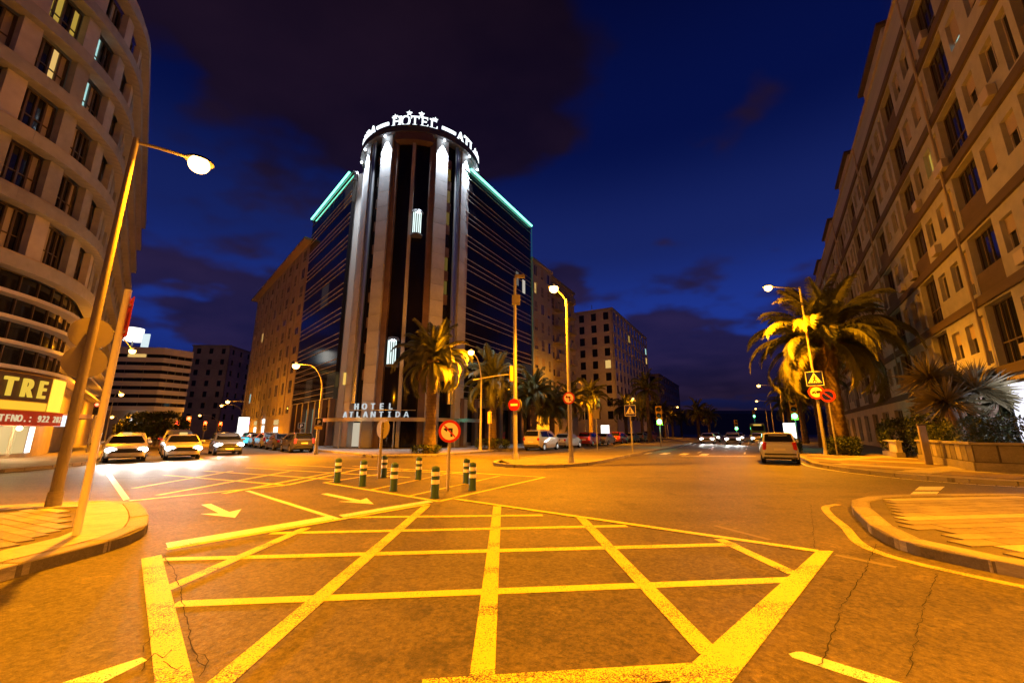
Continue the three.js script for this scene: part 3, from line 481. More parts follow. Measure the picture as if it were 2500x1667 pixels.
  part('entrance_door', sector(6.36, 6.5, A(-34), A(-48), 0.2, 2.5, 4), glow([1, 0.86, 0.62], 0.55), h); part('entrance_panel', sector(6.36, 6.6, A(-24), A(-33.4), 1.6, 2.5, 3), glow([0.35, 1, 0.65], 0.12), h);
  part('wall_lamp', bx(0.32, 1.3, 0.25, 7.0 * Math.cos(A(-70)), 7.2, 7.0 * Math.sin(A(-70))), glow([1, 0.62, 0.12], 0.9), h);
}
// the two glass lifts that ride in the dark bays of the tower
for (const [x, y, label] of [[1008, 548, 'brightly lit glass lift high in the dark bay of the hotel tower'], [949, 862, 'lit glass lift low in the dark bay of the hotel tower']]) {
  const f = x > 1000 ? 6.5 : -8, a = AF - f * dg, p = [TC[0] + 6.75 * Math.cos(a), TC[1] + 6.75 * Math.sin(a)], yy = atDepth(x, y, p[1])[1];
  const g = thing('glass_lift', label, 'lift', [p[0], yy - 1.4, p[1]]);
  part('floor', cy(0.62, 0.62, 0.2, 0, 0, 0, 18), M.crown, g); part('roof', cy(0.62, 0.5, 0.3, 0, 2.7, 0, 18), M.crown, g);
  for (let k = 0; k < 5; k++) { const b = a - 0.9 + k * 0.45; part('light_tube', cy(0.045, 0.045, 2.4, 0.5 * Math.cos(b), 0.25, 0.5 * Math.sin(b), 8), M.liftGlow, g); }
  part('cabin_back', sector(0.3, 0.42, a - 1.2, a + 1.2, 0.2, 2.7, 8), glow([0.75, 0.95, 0.9], 0.22), g);
  part('hanging_lamp', [sp(0.1, 0.45 * Math.cos(a), 2.6, 0.45 * Math.sin(a), 8), sp(0.1, 0.45 * Math.cos(a - 0.5), 2.6, 0.45 * Math.sin(a - 0.5), 8)], M.floodGlow, g);
}
// --- the long apartment block on the right
{
  const O = [20, -15], u = unit(0.64, -1.024), T0 = -9, T1 = 72, nx = [-u[0], -u[1]];
  const b = thing('apartment_block', 'long pale apartment block with brown floor bands and dark loggias', 'building', [O[0], 0, O[1]], facing(nx));
  const X = t => -t, bands = [4.05, 7.4, 10.75, 14.1, 17.4, 20.75, 24.1], top = 26.4, litAt = { '4,1.9': 'yellow', '3,11.3': 'warm' };
  const period = 7.7;
  for (let k = 0; k < 6; k++) {
    const y0 = bands[k] + 0.42, y1 = bands[k + 1], holes = [];
    for (let c = 0, t = T0 + 0.6; t < T1 - 9; t += period, c++) for (const [o, w, kind] of [[0.95, 1.1, 'shutter'], [3.35, 2.6, 'loggia'], [5.4, 0.75, 'half'], [6.75, 1.05, 'half']]) {
      const r = hash2(c * 5 + o * 10, k * 11 + 3), big = kind === 'loggia', kd = big ? 'loggia' : r < 0.4 ? 'shutter' : r < 0.75 ? 'half' : 'plain';
      const h = big ? y1 - y0 - 0.12 : o > 5 && o < 6 ? 2.3 : 1.45, y = big ? y0 + 0.04 : o > 5 && o < 6 ? y0 + 0.25 : y0 + 0.95;
      const rl = hash2(c + 71, k * 3 + o * 7); holes.push({ x: X(t + o), w, y, h, kind: kd, state: big ? 'dark' : rl > 0.972 ? 'yellow' : rl < 0.02 ? 'cool' : 'dark' });
    }
    wallStorey(b, X(T1), X(T0), y0, y1, holes, M.plaster, 0.34); openings(b, holes.filter(o => o.kind !== 'loggia'), -0.22);
    openings(b, holes.filter(o => o.kind === 'loggia'), -0.3);
    for (const o of holes.filter(q => q.kind === 'loggia' && hash2(Math.round(q.x * 3), k) > 0.35)) part('balcony_panel', bx(o.w - 0.04, 0.95, 0.06, o.x, y0 + 0.55, -0.06), hash2(Math.round(o.x), k) > 0.3 ? M.band : M.plasterWarm, b);
  }
  for (const y of bands) part('floor_band', bx(T1 - T0 + 0.1, 0.42, 0.5, X((T0 + T1) / 2), y + 0.21, -0.13), M.band, b);
  part('parapet', bx(T1 - T0, top - 24.52, 0.4, X((T0 + T1) / 2), (top + 24.52) / 2, -0.2), M.plaster, b); part('coping', bx(T1 - T0 + 0.2, 0.18, 0.62, X((T0 + T1) / 2), top + 0.09, -0.18), M.plasterWarm, b);
  for (let i = 0; i < 22; i++) { const t = T0 + 2 + hash2(i, 5) * 60, k = Math.floor(hash2(i, 9) * 6); part('air_conditioner', rb(0.75, 0.5, 0.28, 0.03, X(t), bands[k] + 0.75, 0.15), M.frameLight, b); }
  for (const t of [4.2, 19.6, 35, 50.4]) part('drain_pipe', cy(0.055, 0.055, 21.5, X(t), 4.6, 0.22, 8), M.plasterWarm, b);
  // ground floor with bays and shop openings
  const gh = []; for (let t = T0 + 2, c = 0; t < T1 - 3; t += 4.8, c++) gh.push({ x: X(t + 1.4), w: 2.6, y: 0.5, h: 2.9, kind: 'triple', state: 'dark' });
  wallStorey(b, X(T1), X(T0), 0, 4.05, gh, M.plasterWarm, 0.34); openings(b, gh, -0.24);
  part('building_core', bx(T1 - T0 - 0.4, 26, 11, X((T0 + T1) / 2), 13, -5.85), M.recess, b);
  part('end_wall', bx(0.3, top, 11, X(T1) - 0.15, top / 2, -5.5), M.plaster, b);
  // set-back stair towers on the roof edge
  for (const t of [14, 30, 46, 62]) { part('roof_house', rb(7, 3.2, 5, 0.1, X(t), top + 1.6, -3.2), M.plasterWarm, b); part('roof_slab', bx(7.6, 0.25, 5.6, X(t), top + 3.3, -3.2), M.band, b); for (const o of [-2, 0.4, 2.4]) part('roof_window', bx(0.9, 1.4, 0.06, X(t) + o, top + 1.6, -0.68), M.darkGlass, b); }
  // lit shop on the ground floor
  const s = onWall(2490, 960, O, u), y = 2.2; part('shop_light_panel', bx(2.4, 2.6, 0.1, X(s[0] - 0.9), 2.3, 0.12), glow([0.86, 0.86, 1], 1.4), b); part('shop_frame', [bx(2.6, 0.12, 0.16, X(s[0] - 0.9), 3.68, 0.12), bx(0.12, 2.8, 0.16, X(s[0] - 0.9) - 1.28, 2.28, 0.12)], M.black, b);
  { const L = new THREE.RectAreaLight(new THREE.Color().setRGB(0.85, 0.8, 1), 7, 2.4, 2.6); L.position.set(X(s[0] - 0.9), 2.3, 0.2); b.add(L); L.lookAt(L.getWorldPosition(new THREE.Vector3()).add(V(Math.sin(facing(nx)), 0, Math.cos(facing(nx))))); }
}
// --- generic flat-fronted block: local x along the front, +z outside, standing on its base
function block(name, label, p, d, len, depth, { floors, fh, base = 4, bays, w = 1.2, h = 1.5, sill = 0.9, mtl, kinds = ['plain', 'half'], far = false, lit = [], side = null, cornice = 0.5, recess = -0.16, ribbon = false, baseMat = null, group }) {
  const g = thing(name, label, 'building', [p[0], 0, p[1]], facing(d), group), top = base + floors * fh, m = mtl;
  const face = (root, L, nb, sd) => {
    for (let k = 0; k < floors; k++) {
      const y0 = base + k * fh, holes = [];
      for (let i = 0; i < nb; i++) { const st = lit.find(q => q[0] === sd && q[1] === i && q[2] === k)?.[3] ?? 'dark'; holes.push({ x: L * (i + 0.5) / nb, w: ribbon ? L / nb - 0.25 : w * (0.85 + 0.3 * hash2(i, sd + 4)), y: y0 + sill, h, kind: kinds[Math.floor(hash2(i * 3 + k, k * 7 + sd + 5) * kinds.length)], state: st }); }
      wallStorey(root, 0, L, y0, y0 + fh - 0.012, holes, m, 0.25); openings(root, holes, recess, far);
    }
    wallStorey(root, 0, L, 0, base - 0.012, [], baseMat ?? m, 0.25);
  };
  face(g, len, bays, 0);
  if (side) {
    const s = new THREE.Group(), ry = side.right ? Math.PI / 2 : -Math.PI / 2, m4 = new THREE.Matrix4().makeRotationY(ry).setPosition(side.right ? len : 0, 0, side.right ? 0 : -depth);
    face(s, depth, side.bays, 1); for (const o of [...s.children]) { o.applyMatrix4(m4); g.add(o); }
  }
  part('building_core', bx(len - 0.6, top - 0.1, depth - 0.6, len / 2, top / 2 - 0.05, -depth / 2), M.recess, g);
  part('roof_slab', bx(len + cornice, 0.35, depth + cornice, len / 2, top + 0.18, -depth / 2), m, g);
  return [g, top];
}
// local +x must run so that the outside is to the right of it
{ // next to the hotel on the left-hand street: front runs towards the hotel
  const a = along(WL, DL, 58), d = [-DL[0], -DL[1]]; const [g, top] = block('corner_block', 'tall ochre apartment building beside the dark glass hotel wing', a, d, 58 - onWall(765, 535, WL, DL)[0] - 0.4, 14, { floors: 9, fh: 2.85, base: 3.6, bays: 9, w: 1.5, h: 1.9, sill: 0.5, mtl: M.plasterWarm, kinds: ['triple', 'half', 'plain', 'triple'], lit: [[0, 2, 5, 'warm'], [0, 1, 1, 'cool']], cornice: 2.2, recess: -0.05 });
  for (let i = 1; i < 9; i++) part('pilaster', bx(0.45, top - 4.2, 0.12, (58 - onWall(765, 535, WL, DL)[0] - 0.4) * i / 9, top / 2 + 1.9, 0.07), M.plasterWarm, g);
  part('roof_house', rb(5, 2.6, 4, 0.08, 27, top + 1.6, -2.6), M.plasterWarm, g); part('roof_house', rb(3, 2, 4, 0.08, 14, top + 1.3, -2.6), M.plasterWarm, g);
  for (const [x, w, m, y] of [[8, 2.2, M.violetSign, 2.6], [21, 2.0, M.shopWhite, 2.7], [15, 1.6, M.shopWarm, 2.5], [30, 2.2, M.shopWarm, 2.4]]) { part('shop_sign_light', bx(w, 0.7, 0.15, x, y + 0.6, 0.1), m, g); part('shop_window_light', bx(w, 1.6, 0.08, x, y - 0.9, 0.06), M.shopWhite, g); }
}
{ // next to the hotel on the right-hand street
  const t0 = onWall(1295, 555, WR, DR)[0] + 0.5;
  const [g, top] = block('apartment_tower', 'beige apartment tower beside the right wing of the glass hotel', along(WR, DR, t0), DR, 7, 12, { floors: 8, fh: 2.9, base: 4.4, bays: 3, w: 1.1, h: 1.8, sill: 0.6, mtl: M.plaster, kinds: ['triple', 'plain', 'shutter'], recess: -0.05, lit: [[0, 0, 6, 'warm']] }); 
  const [g2] = block('apartment_tower', 'darker apartment tower with balconies behind the beige tower', along(WR, DR, t0 + 7.3, -0.6), DR, 11.5, 12, { floors: 8, fh: 2.9, base: 4.4, bays: 4, w: 1.6, h: 2.0, sill: 0.4, mtl: M.plasterDim, kinds: ['triple', 'half'], lit: [[0, 2, 0, 'warm']] });
  for (let k = 0; k < 8; k++) for (const x of [2.9, 8.6]) part('balcony', [bx(2.4, 0.16, 1.0, x, 4.4 + k * 2.9 + 0.2, 0.5), bx(2.4, 0.95, 0.08, x, 4.4 + k * 2.9 + 0.75, 0.96)], M.plasterDim, g2);
  part('roof_house', rb(4, 3, 4, 0.08, 7, top + 1.5, -5), M.plasterDim, g2);
  const dd = along([0, 0], DR, 0); 
  const [g3, t3] = block('slab_block', 'wide beige slab block with blank gable beyond the palms', along(WR, DR, 60), DR, 38, 12.5, { floors: 9, fh: 3.0, base: 4, bays: 11, w: 1.5, h: 1.9, sill: 0.5, mtl: M.plasterPale, far: true, recess: -0.04, side: { bays: 4, right: false }, lit: [[0, 10, 7, 'cool'], [0, 10, 6, 'warm'], [0, 4, 7, 'yellow'], [1, 0, 7, 'warm'], [1, 3, 4, 'warm'], [1, 2, 1, 'yellow']] });
  for (let i = 0; i < 12; i++) part('fin_wall', bx(0.25, t3 - 4, 0.14, 38 * i / 11 + (i === 0 ? 0.13 : i === 11 ? -0.13 : 0), t3 / 2 + 1.9, 0.08), M.plasterPale, g3);
  part('roof_mast', cy(0.08, 0.08, 2.4, 3, t3 + 0.3, -6, 6), M.galv, g3);
  const [g4] = block('distant_block', 'dark distant apartment block at the end of the palm row', along(WR, DR, 116), DR, 46, 14, { floors: 6, fh: 3.0, base: 3.5, bays: 11, w: 2, h: 1.6, mtl: M.plasterDim, far: true, side: { bays: 3, right: false }, lit: [[0, 3, 1, 'warm']] });
}
{ // left-hand street, far side
  const a = n1pt(-4.6, 92);
  block('violet_block', 'violet-lit apartment block beyond the curved corner building', n1pt(-4.9, 72), DL.map(v => -v).map(v => -v), 26, 12, { floors: 7, fh: 3.0, base: 4, bays: 8, w: 1.4, h: 1.7, mtl: M.plasterPale, far: true, side: { bays: 3, right: false } });
}
{ // white-banded office block at the bend, brown blocks beyond
  const c = atDepth(400, 865, -78), H = c[1], dRt = unit(-0.595, -1.0241);                // its right front runs away along dRt
  const far = along([c[0], c[2]], unit(-1, 0.16), 16);
  const g = thing('office_block', 'white banded office block with ribbon windows at the street bend', 'building', [c[0], 0, c[2]], 0), floors = 7, fh = (H - 5.5) / floors;
  for (const [d, L, s, n] of [[unit(-1, 0.16), 16, -1, 5], [[-dRt[0] * -1, dRt[1]], 5, 1, 4]]) {
    const dd = s < 0 ? d : unit(0.42, -0.9), ry = facing(dd);
    for (let k = 0; k < floors; k++) {
      const y = 5.5 + k * fh, sheet = (y0, y1, o0, o1) => { const P = (t, o) => [dd[0] * t - dd[1] * o * s, dd[1] * t + dd[0] * o * s]; return prismPoly([P(0, o0), P(L, o0), P(L, o1), P(0, o1)], y0, y1); };
      part('white_band', sheet(y, y + fh * 0.56, 0.0, -0.6), M.whiteBand, g);
      for (let i = 0; i < n; i++) { const P = (t, o) => [dd[0] * t - dd[1] * o * s, dd[1] * t + dd[0] * o * s], a = L * i / n + 0.08, b = L * (i + 1) / n - 0.08; part('ribbon_window', prismPoly([P(a, -0.25), P(b, -0.25), P(b, -0.35), P(a, -0.35)], y + fh * 0.56 + 0.02, y + fh - 0.02), (s < 0 && k === 6 && (i === 1 || i === 3)) ? M.warmWindow : M.darkGlass, g); }
    }
    const P = (t, o) => [dd[0] * t - dd[1] * o * s, dd[1] * t + dd[0] * o * s];
    part('white_band', prismPoly([P(0, 0), P(L, 0), P(L, -0.6), P(0, -0.6)], H + 0.02, H + 1.3), M.whiteBand, g);
    part('ground_floor_wall', prismPoly([P(0, -0.5), P(L, -0.5), P(L, -0.9), P(0, -0.9)], 0, 5.5), M.plasterDim, g);
  }
  const a = unit(-1, 0.16), b = unit(0.42, -0.9);
  part('building_core', prismPoly([[a[0] * 0.6 + b[0] * 0.7, a[1] * 0.6 + b[1] * 0.7 - 0.2], [a[0] * 16, a[1] * 16 - 0.8], [a[0] * 16 + b[0] * 5, a[1] * 16 + b[1] * 5], [b[0] * 5 - 0.5, b[1] * 5]], 0, H), M.recess, g);
  part('shop_window_light', bx(1.9, 1.6, 0.1, -3.0, 3.4, 0.9, facing(a)), M.shopWhite, g);
  // lit sign drum on the roof
  const sgn = thing('rooftop_sign', 'bright white illuminated sign drum on the office block roof', 'sign', [c[0] - 9.5, H + 1.3, c[2] - 3]);
  sgn.scale.setScalar(0.72); part('mast', cy(0.2, 0.2, 3, 0, 0, 0, 8), M.galv, sgn); part('sign_light_face', new THREE.CylinderGeometry(2.1, 2.1, 3.6, 20).translate(0, 4.6, 0), M.shopWhite, sgn); part('sign_light_panel', bx(1.8, 4.4, 0.5, 3.6, 2.6, 0), glow([0.8, 0.95, 1], 0.9), sgn); part('panel_leg', bx(0.15, 1, 0.15, 3.6, 0.3, 0), M.galv, sgn);
  block('brown_block', 'brown apartment block with shuttered windows beyond the white-banded office', along([atDepth(445, 1000, -112)[0], -112], [1, 0], 0), [1, -0.05], 10, 22, { floors: 7, fh: 3.0, base: 4, bays: 3, w: 1.2, h: 1.5, mtl: M.plasterDim, far: true, side: { bays: 6, right: true } });
  block('brown_block', 'low ochre block closing the far left-hand street', [atDepth(520, 1000, -140)[0], -140], [1, -0.05], 9, 16, { floors: 5, fh: 3.1, base: 4, bays: 3, w: 1.2, h: 1.5, mtl: M.plasterWarm, far: true });
}
// --- the curved corner building on the left
{
  const b = thing('curved_building', 'tall curved corner building with rounded floor ledges and dark lower glass', 'building', [LC[0], 0, LC[1]]);
  const R = LRAD, a0 = Math.atan2(-0.664, 0.748), a1 = 80 * dg;                     // a0: where the curve runs on into the straight front
  const fh = 3.5, ledges = [0, 1, 2, 3, 4, 5, 6].map(k => 10.2 + fh * k);
  const st = 38, sn = [Math.cos(a0), Math.sin(a0)], sd = [sn[1], -sn[0]];            // straight front direction (away along the street)
  const S = (t, o) => [R * Math.cos(a0) + sd[0] * t + sn[0] * o, R * Math.sin(a0) + sd[1] * t + sn[1] * o];
  const flat = (t0, t1, o0, o1, y0, y1) => prismPoly([S(t0, o0), S(t1, o0), S(t1, o1), S(t0, o1)], y0, y1);
  const lip = (y, hgt, out, m) => { for (let k = 0; k < 3; k++) part('floor_ledge', sector(R - 0.3, R + out, a0 + (a1 - a0) * k / 3 + 0.0004, a0 + (a1 - a0) * (k + 1) / 3 - 0.0004, y, y + hgt, 14), m, b); part('floor_ledge', flat(0.01, st, out, -0.3, y, y + hgt), m, b); };
  for (const [k, y] of ledges.entries()) {
    lip(y, 0.72, 0.45, M.plaster); lip(y + 0.75, 0.12, 0.30, M.plasterWarm);
    if (k === 6) continue;
    const y0 = y + 0.88, y1 = y + fh - 0.01, H = y1 - y0, bay = 14 * dg;
    for (let i = 0, a = a0 + 1 * dg; a < a1 - bay; a += bay, i++) {
      const pier = 4.4 * dg, wA = a + pier, wB = a + bay;
      part('wall_panel', sector(R - 0.4, R - 0.02, a, wA - 0.002, y0, y1, 3), hash2(i, k) > 0.5 ? M.plaster : M.plasterPale, b);
      const w = new THREE.Group(); w.name = 'window'; b.add(w); const n = 4;
      for (let q = 0; q < n; q++) { const p0 = wA + (wB - wA) * q / n, p1 = wA + (wB - wA) * (q + 1) / n; const lit = (k === 4 && a > -0.3 && a < -0.05 && q !== 1) ? M.yellowWindow : (k === 3 && a > -0.3 && a < -0.05 && q === 1) ? M.warmWindow : (k === 5 && a > -0.3 && a < 0.15 && q > 1) ? M.yellowWindow : ((k === 3 || k === 4) && a < -0.35 && a > -0.6 && q === 2) ? M.coolWindow : hash2(i * 4 + q, k) > 0.6 ? M.curtain : M.darkGlass; part('pane', sector(R - 0.62, R - 0.58, p0 + 0.006, p1 - 0.006, y0 + 0.05, y1 - 0.05, 2), lit, w); }
      const fr = []; for (let q = 0; q <= n; q++) { const p = wA + (wB - wA) * q / n; fr.push(sector(R - 0.6, R - 0.5, p - 0.005, p + 0.005, y0, y1, 1)); } fr.push(sector(R - 0.6, R - 0.51, wA, wB, y0 + H * 0.42, y0 + H * 0.42 + 0.06, 3), sector(R - 0.6, R - 0.51, wA, wB, y1 - 0.06, y1, 3)); part('frame', fr, M.frame, w);
    }
    for (let t = 0.3, i = 0; t < st - 3; t += 3.4, i++) { part('wall_panel', flat(t, t + 1.5, -0.02, -0.4, y0, y1), M.plaster, b); part('window', flat(t + 1.55, t + 3.35, -0.5, -0.56, y0 + 0.04, y1 - 0.04), M.darkGlass, b); }
  }
  lip(ledges[6] + 1.12, 0.5, 0.1, M.plasterWarm);
  // dark glazed lower storeys with thin rails
  part('lower_glass', sector(R - 0.9, R - 0.5, a0, a1, 4.9, 10.2, 40), M.darkGlass, b); part('lower_glass', flat(0.01, st, -0.5, -0.9, 4.9, 10.2), M.darkGlass, b);
  for (const y of [4.95, 6.25, 7.55, 8.85]) { part('glass_rail', sector(R - 0.5, R + 0.22, a0, a1, y, y + 0.2, 40), M.rail, b); part('glass_rail', flat(0.01, st, 0.22, -0.5, y, y + 0.2), M.rail, b); }
  for (let a = a0; a < a1; a += 6 * dg) part('glass_mullion', sector(R - 0.52, R - 0.42, a, a + 0.006, 5.2, 10.2, 1), M.frame, b);
  part('building_core', sector(0.3, R - 1.0, a0 - 0.4, a1, 0, 32, 24), M.recess, b); part('building_core', flat(-0.5, st - 0.2, -0.95, -9, 0, 31), M.recess, b);
  // ground floor shop with lit fascia and red awning strip
  part('shop_wall', sector(R - 0.8, R - 0.5, a0, a1, 0, 4.9, 30), M.plasterDim, b); part('shop_wall', flat(0.01, st, -0.5, -0.8, 0, 4.9), M.plasterDim, b);
  const A0 = -35 * dg, A1 = 30 * dg;
  part('fascia', sector(R - 0.5, R + 0.25, A0, A1, 2.75, 4.8, 24), mat([0.70, 0.45, 0.06], 0.5), b);
  part('fascia_light', sector(R + 0.24, R + 0.30, A0 + 0.01, A0 + 0.15, 2.8, 4.75, 6), glow([1, 0.62, 0.05], 1.5), b);
  part('fascia_light', sector(R + 0.24, R + 0.30, A0 + 0.17, A1, 2.8, 3.25, 12), glow([1, 0.52, 0.03], 1.1), b);
  part('sign_board', sector(R + 0.24, R + 0.29, A0 + 0.165, A1, 3.3, 4.75, 12), mat([0.10, 0.06, 0.03], 0.5), b);
  const put = (geo, a, r, y, m, n) => { const o = part(n, geo, m, b); o.position.set(r * Math.cos(a), y, r * Math.sin(a)); o.rotation.y = Math.PI / 2 - a; };
  'TRE'.split('').reverse().forEach((ch, i) => put(letterGeo(ch, 1.02, 0.1), A0 + 0.235 + i * 0.09, R + 0.3, 3.5, glow([1, 0.62, 0.06], 0.85), 'sign_letter'));
  part('awning', sector(R - 0.4, R + 0.75, A0 + 0.09, A1, 1.95, 2.72, 18), mat([0.6, 0.07, 0.02], 0.6), b);
  { const L = 'ITAS  TFNO.: 922 202'; L.split('').reverse().forEach((ch, i) => { if (ch !== ' ') put(letterGeo(ch, 0.36, 0.03), A0 + 0.115 + i * 0.0262, R + 0.76, 2.15, glow([1, 0.75, 0.4], 0.75), 'awning_letter'); }); }
  for (const [p0, p1, m] of [[0.06, 0.10, M.shopWhite], [0.13, 0.22, M.shopWarm], [0.25, 0.36, M.shopWarm], [0.38, 0.42, M.shopWhite], [0.45, 0.62, M.shopWarm], [0.66, 0.8, M.shopWhite]]) part('shop_window', sector(R - 0.5, R - 0.42, A0 + p0, A0 + p1, 0.4, 1.9, 4), m, b);
  part('street_sign_light', bx(1.1, 0.7, 0.15, (R + 0.4) * Math.cos(A0 - 0.06), 2.3, (R + 0.4) * Math.sin(A0 - 0.06), 1.7), glow([0.8, 0.9, 1], 1.4), b);
  part('awning', flat(4, 9, 1.3, -0.4, 2.6, 2.9), mat([0.45, 0.4, 0.5], 0.7), b);
  const L = new THREE.PointLight(new THREE.Color().setRGB(1, 0.7, 0.3), 40, 0, 2); L.position.set((R + 0.3) * Math.cos(-0.3), 1.8, (R + 0.3) * Math.sin(-0.3)); L.castShadow = true; L.shadow.radius = 6; b.add(L);
  put(sp(0.14, 0, 0, 0, 10), -0.3, R + 0.3, 1.8, glow([1, 0.8, 0.45], 5), 'awning_lamp');
}

// ---------------------------------------------------------------- street lamps
function streetLamp(label, base, height, head, { power = 900, mtl = M.galv, curved = false, r = 0.11, glowMat = M.lampGlow, size = 1, spread = curved ? 0.085 : 0.03, group = 'street lamps', y0 = KERB_H } = {}) {
  const g = thing('street_lamp', label, 'street lamp', [base[0], y0 - 0.02, base[1]], 0, group), hx = head[0] - base[0], hy = head[1] - y0 + 0.02, hz = head[2] - base[1], L = Math.hypot(hx, hz) || 1, ux = hx / L, uz = hz / L;
  const straight = curved ? Math.min(height, hy) - 1.6 : height;
  part('pole', [cy(r, r * 0.62, straight, 0, 0, 0, 12), cy(r * 1.3, r * 1.2, 0.3, 0, 0, 0, 12)], mtl, g);
  const arm = curved ? [[0, straight - 0.05, 0], [ux * L * 0.08, straight + 0.75, uz * L * 0.08], [ux * L * 0.4, hy - 0.02, uz * L * 0.4], [hx, hy + 0.14, hz]] : [[0, straight - 0.1, 0], [ux * L * 0.3, straight + (hy - straight) * 0.4, uz * L * 0.3], [hx, hy + 0.12, hz]];
  part('arm', tube(arm, r * 0.42, 8, 20), mtl, g);
  const ry = Math.atan2(-uz, ux);
  const hd = new THREE.SphereGeometry(0.3 * size, 16, 8, 0, Math.PI * 2, 0, Math.PI / 2).scale(0.95, 0.42, 0.75).rotateY(ry).translate(hx, hy + 0.08, hz); part('lamp_housing', hd, M.black, g);
  part('lamp_glass', sp(0.232 * Math.min(size, 1.04), 0, 0, 0, 16).scale(1.0, 0.95, 0.95).rotateY(ry).translate(hx, hy, hz), glowMat, g);
  if (power) {                                                                       // bare glow of the glass, and the beam its reflector throws down
    const l = new THREE.PointLight(new THREE.Color().setRGB(...SODIUM), power * LAMP * spread, 0, 2), b = new THREE.SpotLight(new THREE.Color().setRGB(...SODIUM), power * LAMP, 0, 1.27, 1, 2);
    for (const q of [l, b]) { q.position.set(hx, hy - (curved ? 0.15 : 0.06), hz); q.castShadow = true; q.shadow.radius = 5; g.add(q); } b.target.position.set(hx, hy - 5, hz); g.add(b.target);
  }
  return g;
}
const lampBase = (x, y) => ground(x, y, KERB_H);
streetLamp('tall street lamp with two round sign backs on the left corner pavement', lampBase(128, 1235), 8.5, (() => { const p = atDepth(485, 402, -9.6); return p; })(), { power: 820, spread: 0.016, r: 0.10, size: 1.15, mtl: M.greyPole });
streetLamp('street lamp with curved arm and parking sign at the hotel corner', lampBase(770, 1109), 7.4, atDepth(722, 893, -28.2), { power: 900, curved: true });
streetLamp('straight street lamp carrying a no-left-turn sign on the median', lampBase(1395, 1130), 8.25, atDepth(1352, 705, -20.3), { power: 1000 });
streetLamp('tall street lamp carrying blue crossing and towing signs beside the silver car', lampBase(2018, 1110), 11.6, atDepth(1876, 703, -26.4), { power: 1250, size: 1.2, spread: 0.055 });
streetLamp('street lamp behind the nearest lit palm at the hotel', n2pt(-19.4, 28.6), 7.2, atDepth(1150, 860, -29.2), { power: 650, curved: true, spread: 0.26 });
{ const p = atDepth(322, 857, -32); streetLamp('street lamp with long dark curved arm beside the curved building', n1pt(-2.6, 30.5), p[1], p, { power: 600, curved: true, mtl: M.black, r: 0.09 }); }
{ const p = atDepth(295, 963, -46); streetLamp('small street lamp before the violet block', n1pt(-2.4, 56), p[1], p, { power: 350, curved: true, glowMat: M.farLampGlow, r: 0.08 }); }
{ const p = atDepth(555, 981, -56); streetLamp('curved street lamp by the ochre building kerb', n1pt(12.4, 66), p[1], p, { power: 800, curved: true, r: 0.09 }); }
{ const p = atDepth(540, 990, -72); streetLamp('second curved street lamp farther along the ochre building', n1pt(12.4, 82), p[1], p, { power: 350, curved: true, glowMat: M.farLampGlow, r: 0.09 }); }
{ const p = atDepth(487, 1014, -84); streetLamp('far street lamp at the bend before the brown block', n1pt(12.4, 110), p[1], p, { power: 250, curved: true, glowMat: M.farLampGlow, r: 0.09 }); }
{ const p = atDepth(272, 1018, -62); streetLamp('distant street lamp low before the violet block', n1pt(-2.4, 82), p[1], p, { power: 150, curved: true, glowMat: M.farLampGlow, r: 0.08 }); }
{ const p = atDepth(1405, 935, -58); streetLamp('street lamp over the hotel pavement palms', n2pt(-19.6, 54), p[1], p, { power: 1200, curved: true, glowMat: M.farLampGlow, r: 0.09 }); }
{ const p = atDepth(1545, 973, -80); streetLamp('street lamp before the beige slab block', n2pt(-19.6, 80), p[1], p, { power: 1800, curved: true, glowMat: M.farLampGlow, r: 0.09 }); }
for (const [t, s] of [[70, 1], [105, 1], [140, 1], [120, -1]]) { const p = n2pt(s > 0 ? 4 : -20, t), q = n2pt(s > 0 ? 1.5 : -17, t); streetLamp(s > 0 ? 'far street lamp along the right-hand pavement' : 'farthest street lamp on the palm side of the street', p, 8, [q[0], 8.2, q[1]], { power: 300, glowMat: M.farLampGlow, r: 0.09, group: 'far street lamps' }); }
// lamps of the same kind behind the photographer light the near crossing
streetLamp('straight street lamp standing alone on the right-hand island', [9.4, -3.4], 9.0, [7.6, 9.2, -3.0], { power: 950 });
streetLamp('straight street lamp without signs on the left corner pavement', [-6.6, 4.2], 9.0, [-4.2, 9.2, 3.6], { power: 900 });

// ---------------------------------------------------------------- signals and signs
function signal(label, [x, z], height, face, lit, { pole = true, mtl = M.yellowPlastic, y0 = KERB_H, arm = 0, power = 4, k = 1 } = {}) {
  const g = thing('traffic_light', label, 'traffic light', [x, y0 - 0.02, z], face, 'traffic lights');
  if (pole) part('pole', cy(0.06, 0.055, height - 0.5, 0, 0, 0, 10), M.greyPole, g);
  part('housing', rb(0.3 * k, 0.95 * k, 0.22, 0.04, 0, height, 0), mtl, g);
  ['red', 'amber', 'green'].forEach((c, i) => {
    const y = height + (0.3 - 0.3 * i) * k; part('visor', new THREE.CylinderGeometry(0.125 * k, 0.125 * k, 0.18, 14, 1, true, 0, Math.PI * 1.3).rotateX(Math.PI / 2).rotateZ(Math.PI * 0.35).translate(0, y, 0.19), M.black, g);
    part('signal_lens', sp(0.11 * k, 0, 0, 0, 12).scale(1, 1, 0.5).translate(0, y, 0.13), lit === c ? (c === 'red' ? M.redSignal : M.greenSignal) : M.black, g);
    if (lit === c && power) { const l = new THREE.PointLight(new THREE.Color().setRGB(...(c === 'red' ? [1, 0.06, 0.02] : [0.05, 1, 0.6])), power, 0, 2); l.position.set(0, y, 0.3); l.shadow.radius = 4; l.castShadow = true; g.add(l); }
  });
  return g;
}
const toCam = (x, z) => Math.atan2(-x, -z);                            // turn that faces the photographer's corner of the crossing
